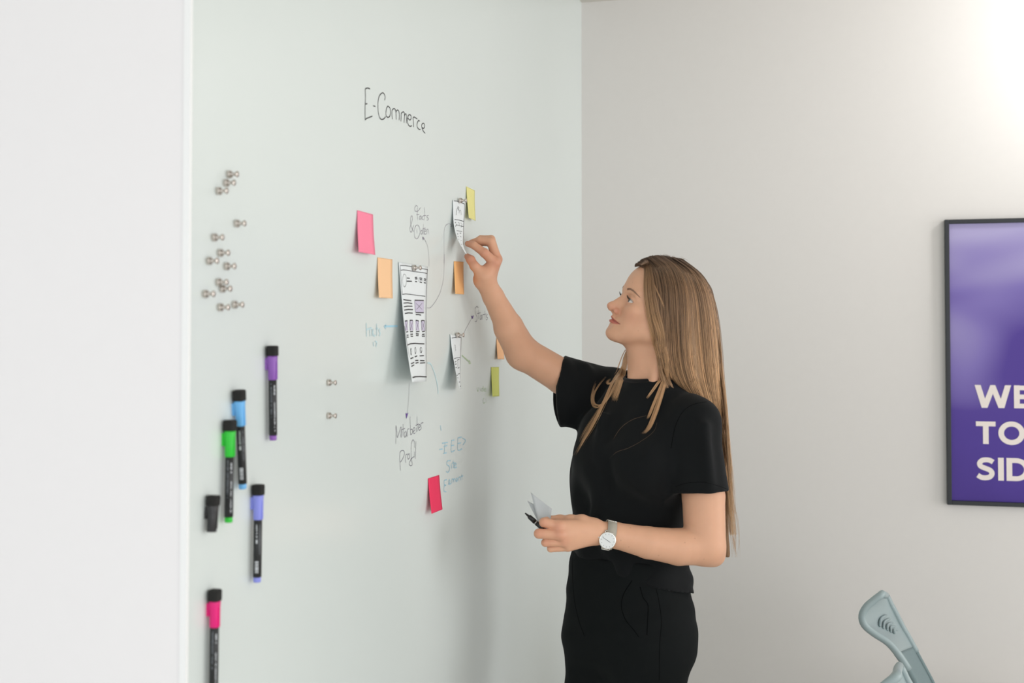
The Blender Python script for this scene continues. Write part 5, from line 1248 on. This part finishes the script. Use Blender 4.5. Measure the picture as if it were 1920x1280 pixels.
# loose locks lying on the shirt and hanging beside the face
LK = Strands()
comb_bvh = [tee_bvh, head_bvh, hair_bvh]
def drape(path, back, dep0):
    out = []; last = dep0
    for x, y in path:
        best = None
        if 1171.5 < x < 1200 and y < 704 and dep0 > 2.65: out.append(dep0); continue
        for b in comb_bvh:
            h, n = cast(b, x, y)
            if h is not None and (best is None or h[1] < best[1]): best = h
        if best is not None: last = float(best[1]) - back
        out.append(last)
    d = np.array(out)
    for _ in range(4): d[1:-1] = np.minimum(d[1:-1], 0.25*d[:-2]+0.5*d[1:-1]+0.25*d[2:]+0.002)
    return np.array([P(x, y, dd) for (x, y), dd in zip(path, d)])
ZL = zc((1060, 640), 5.818)
def lock(pts, n, spread0, spread1, r=(.00022, .00036), t0=0.45, t1=1.0, back=0.003, dep0=2.70, fixed=None, z=ZL):
    base = np.array(smooth_curve([np.array(z(p)) for p in pts], 6)); m = len(base); t = np.linspace(0, 1, m)
    for _ in range(int(n*1.8)):
        p = base.copy(); w = rs.normal(0, 1, 2); sp = spread0 + (spread1-spread0)*t
        p[:, 0] += w[0]*sp; p[:, 1] += w[1]*sp*0.5; end = int(m*rs.uniform(0.82, 1.0)); p = p[:max(end, 4)]
        if fixed is not None: q = np.array([P(x, y, fixed[0] + (fixed[1]-fixed[0])*k/m + rs.normal(0, .0006)) for k, (x, y) in enumerate(p)])
        else: q = drape(p, back + abs(rs.normal(0, .0015)), dep0)
        LK.add(q, rs.uniform(*r), rs.uniform(0.85, 1.5), t0, t1)
lock([(700,60),(672,130),(655,195),(635,330),(592,450),(545,590),(528,660)], 60, 1.0, 3.2)
lock([(700,60),(672,130),(652,205),(600,340),(530,430),(475,462),(462,440),(500,400)], 26, 1.0, 1.6)
lock([(690,60),(668,150),(640,240),(565,420),(500,560),(440,650),(380,692),(330,686),(308,640),(320,560),(380,460),(460,370)], 20, 0.9, 1.0)
lock([(690,60),(668,150),(632,250),(560,420),(490,560),(420,660),(350,715),(300,690),(290,600),(320,480),(360,400)], 10, 0.9, 1.6)
lock([(690,60),(668,150),(640,260),(530,430),(445,620),(400,720),(300,920),(200,1080),(90,1270)], 34, 1.2, 1.5)
lock([(655,90),(620,160),(590,240),(565,310),(520,380)], 5, 0.4, 0.8, (.00018, .00022))
lock([(1085,60),(1108,180),(1112,300),(1085,440),(1035,620),(975,800),(915,940),(840,1015)], 60, 1.6, 1.8, dep0=2.60)
lock([(1070,60),(1095,180),(1090,330),(1005,460),(935,560),(884,632)], 28, 1.2, 1.3, dep0=2.60)
lock([(1080,60),(1100,180),(1100,330),(1020,540),(960,690),(915,800),(890,850)], 26, 1.2, 1.6, dep0=2.60)
lock([(880,810),(740,850),(620,930),(540,1040),(510,1130)], 1, 0.5, 1.0, (.00006, .00008)); lock([(1000,880),(960,980),(830,1080),(680,1160),(560,1200),(470,1280)], 1, 0.4, 0.8, (.00006, .00008)); lock([(420,650),(330,800),(230,960),(130,1150)], 8, 2.0, 4.0, (.00016, .0002))
# strands falling beside the cheek
ZF1 = zc((1020, 440), 4.571)
for pts, n, s0, s1, tt0 in [
  ([(838,252),(866,268),(872,330),(868,420),(872,520),(885,620),(905,740),(935,880),(965,1010),(985,1100)], 46, 1.2, 2.2, 0.5), ([(850,240),(880,275),(898,350),(905,480),(920,600),(945,720),(985,840),(1000,940),(1005,1060)], 46, 1.6, 2.4, 0.4),
  ([(850,240),(882,285),(930,390),(980,500),(1025,600),(1045,680)], 8, 0.9, 1.2, 0.2), ([(870,225),(905,290),(930,430),(950,560),(975,680),(1005,800),(1020,920),(1015,1050)], 50, 2.0, 2.4, 0.2)]:
    lock(pts, n, s0, s1, (.00022, .00038), 0.05, tt0+0.5, 0.004, 2.60, None, ZF1)
# fly-away hairs at the outline
for i in range(26):
    x0, y0 = 1200 + rs.random()*75, 0; y0 = 480 + max(0, (1232-x0))*0.3 + max(0, x0-1250)*0.25
    ang = rs.uniform(-0.6, 0.6); L = rs.uniform(8, 22); pts = [(x0, y0+3), (x0+L*0.4, y0-2+rs.normal(0, 1.5)), (x0+L, y0+L*0.25*rs.uniform(-0.6, 1.2))]
    base = np.array(smooth_curve([np.array(p) for p in pts], 4)); LK.add(np.array([P(x, y, 2.64) for x, y in base]), (.00012), rs.uniform(0.8, 1.2), 0.1, 0.3)
for i in range(14):
    x0 = 1368 + rs.random()*10; pts = [(x0-14, 860), (x0-4, 930), (x0+rs.normal(2, 3), 990), (x0+rs.normal(5, 5), 1045)]; base = np.array(smooth_curve([np.array(p) for p in pts], 5)); LK.add(np.array([P(x, y, 2.70) for x, y in base]), .0003, rs.uniform(0.9, 1.2), 0.7, 1.0)
LK.build('loose_locks')
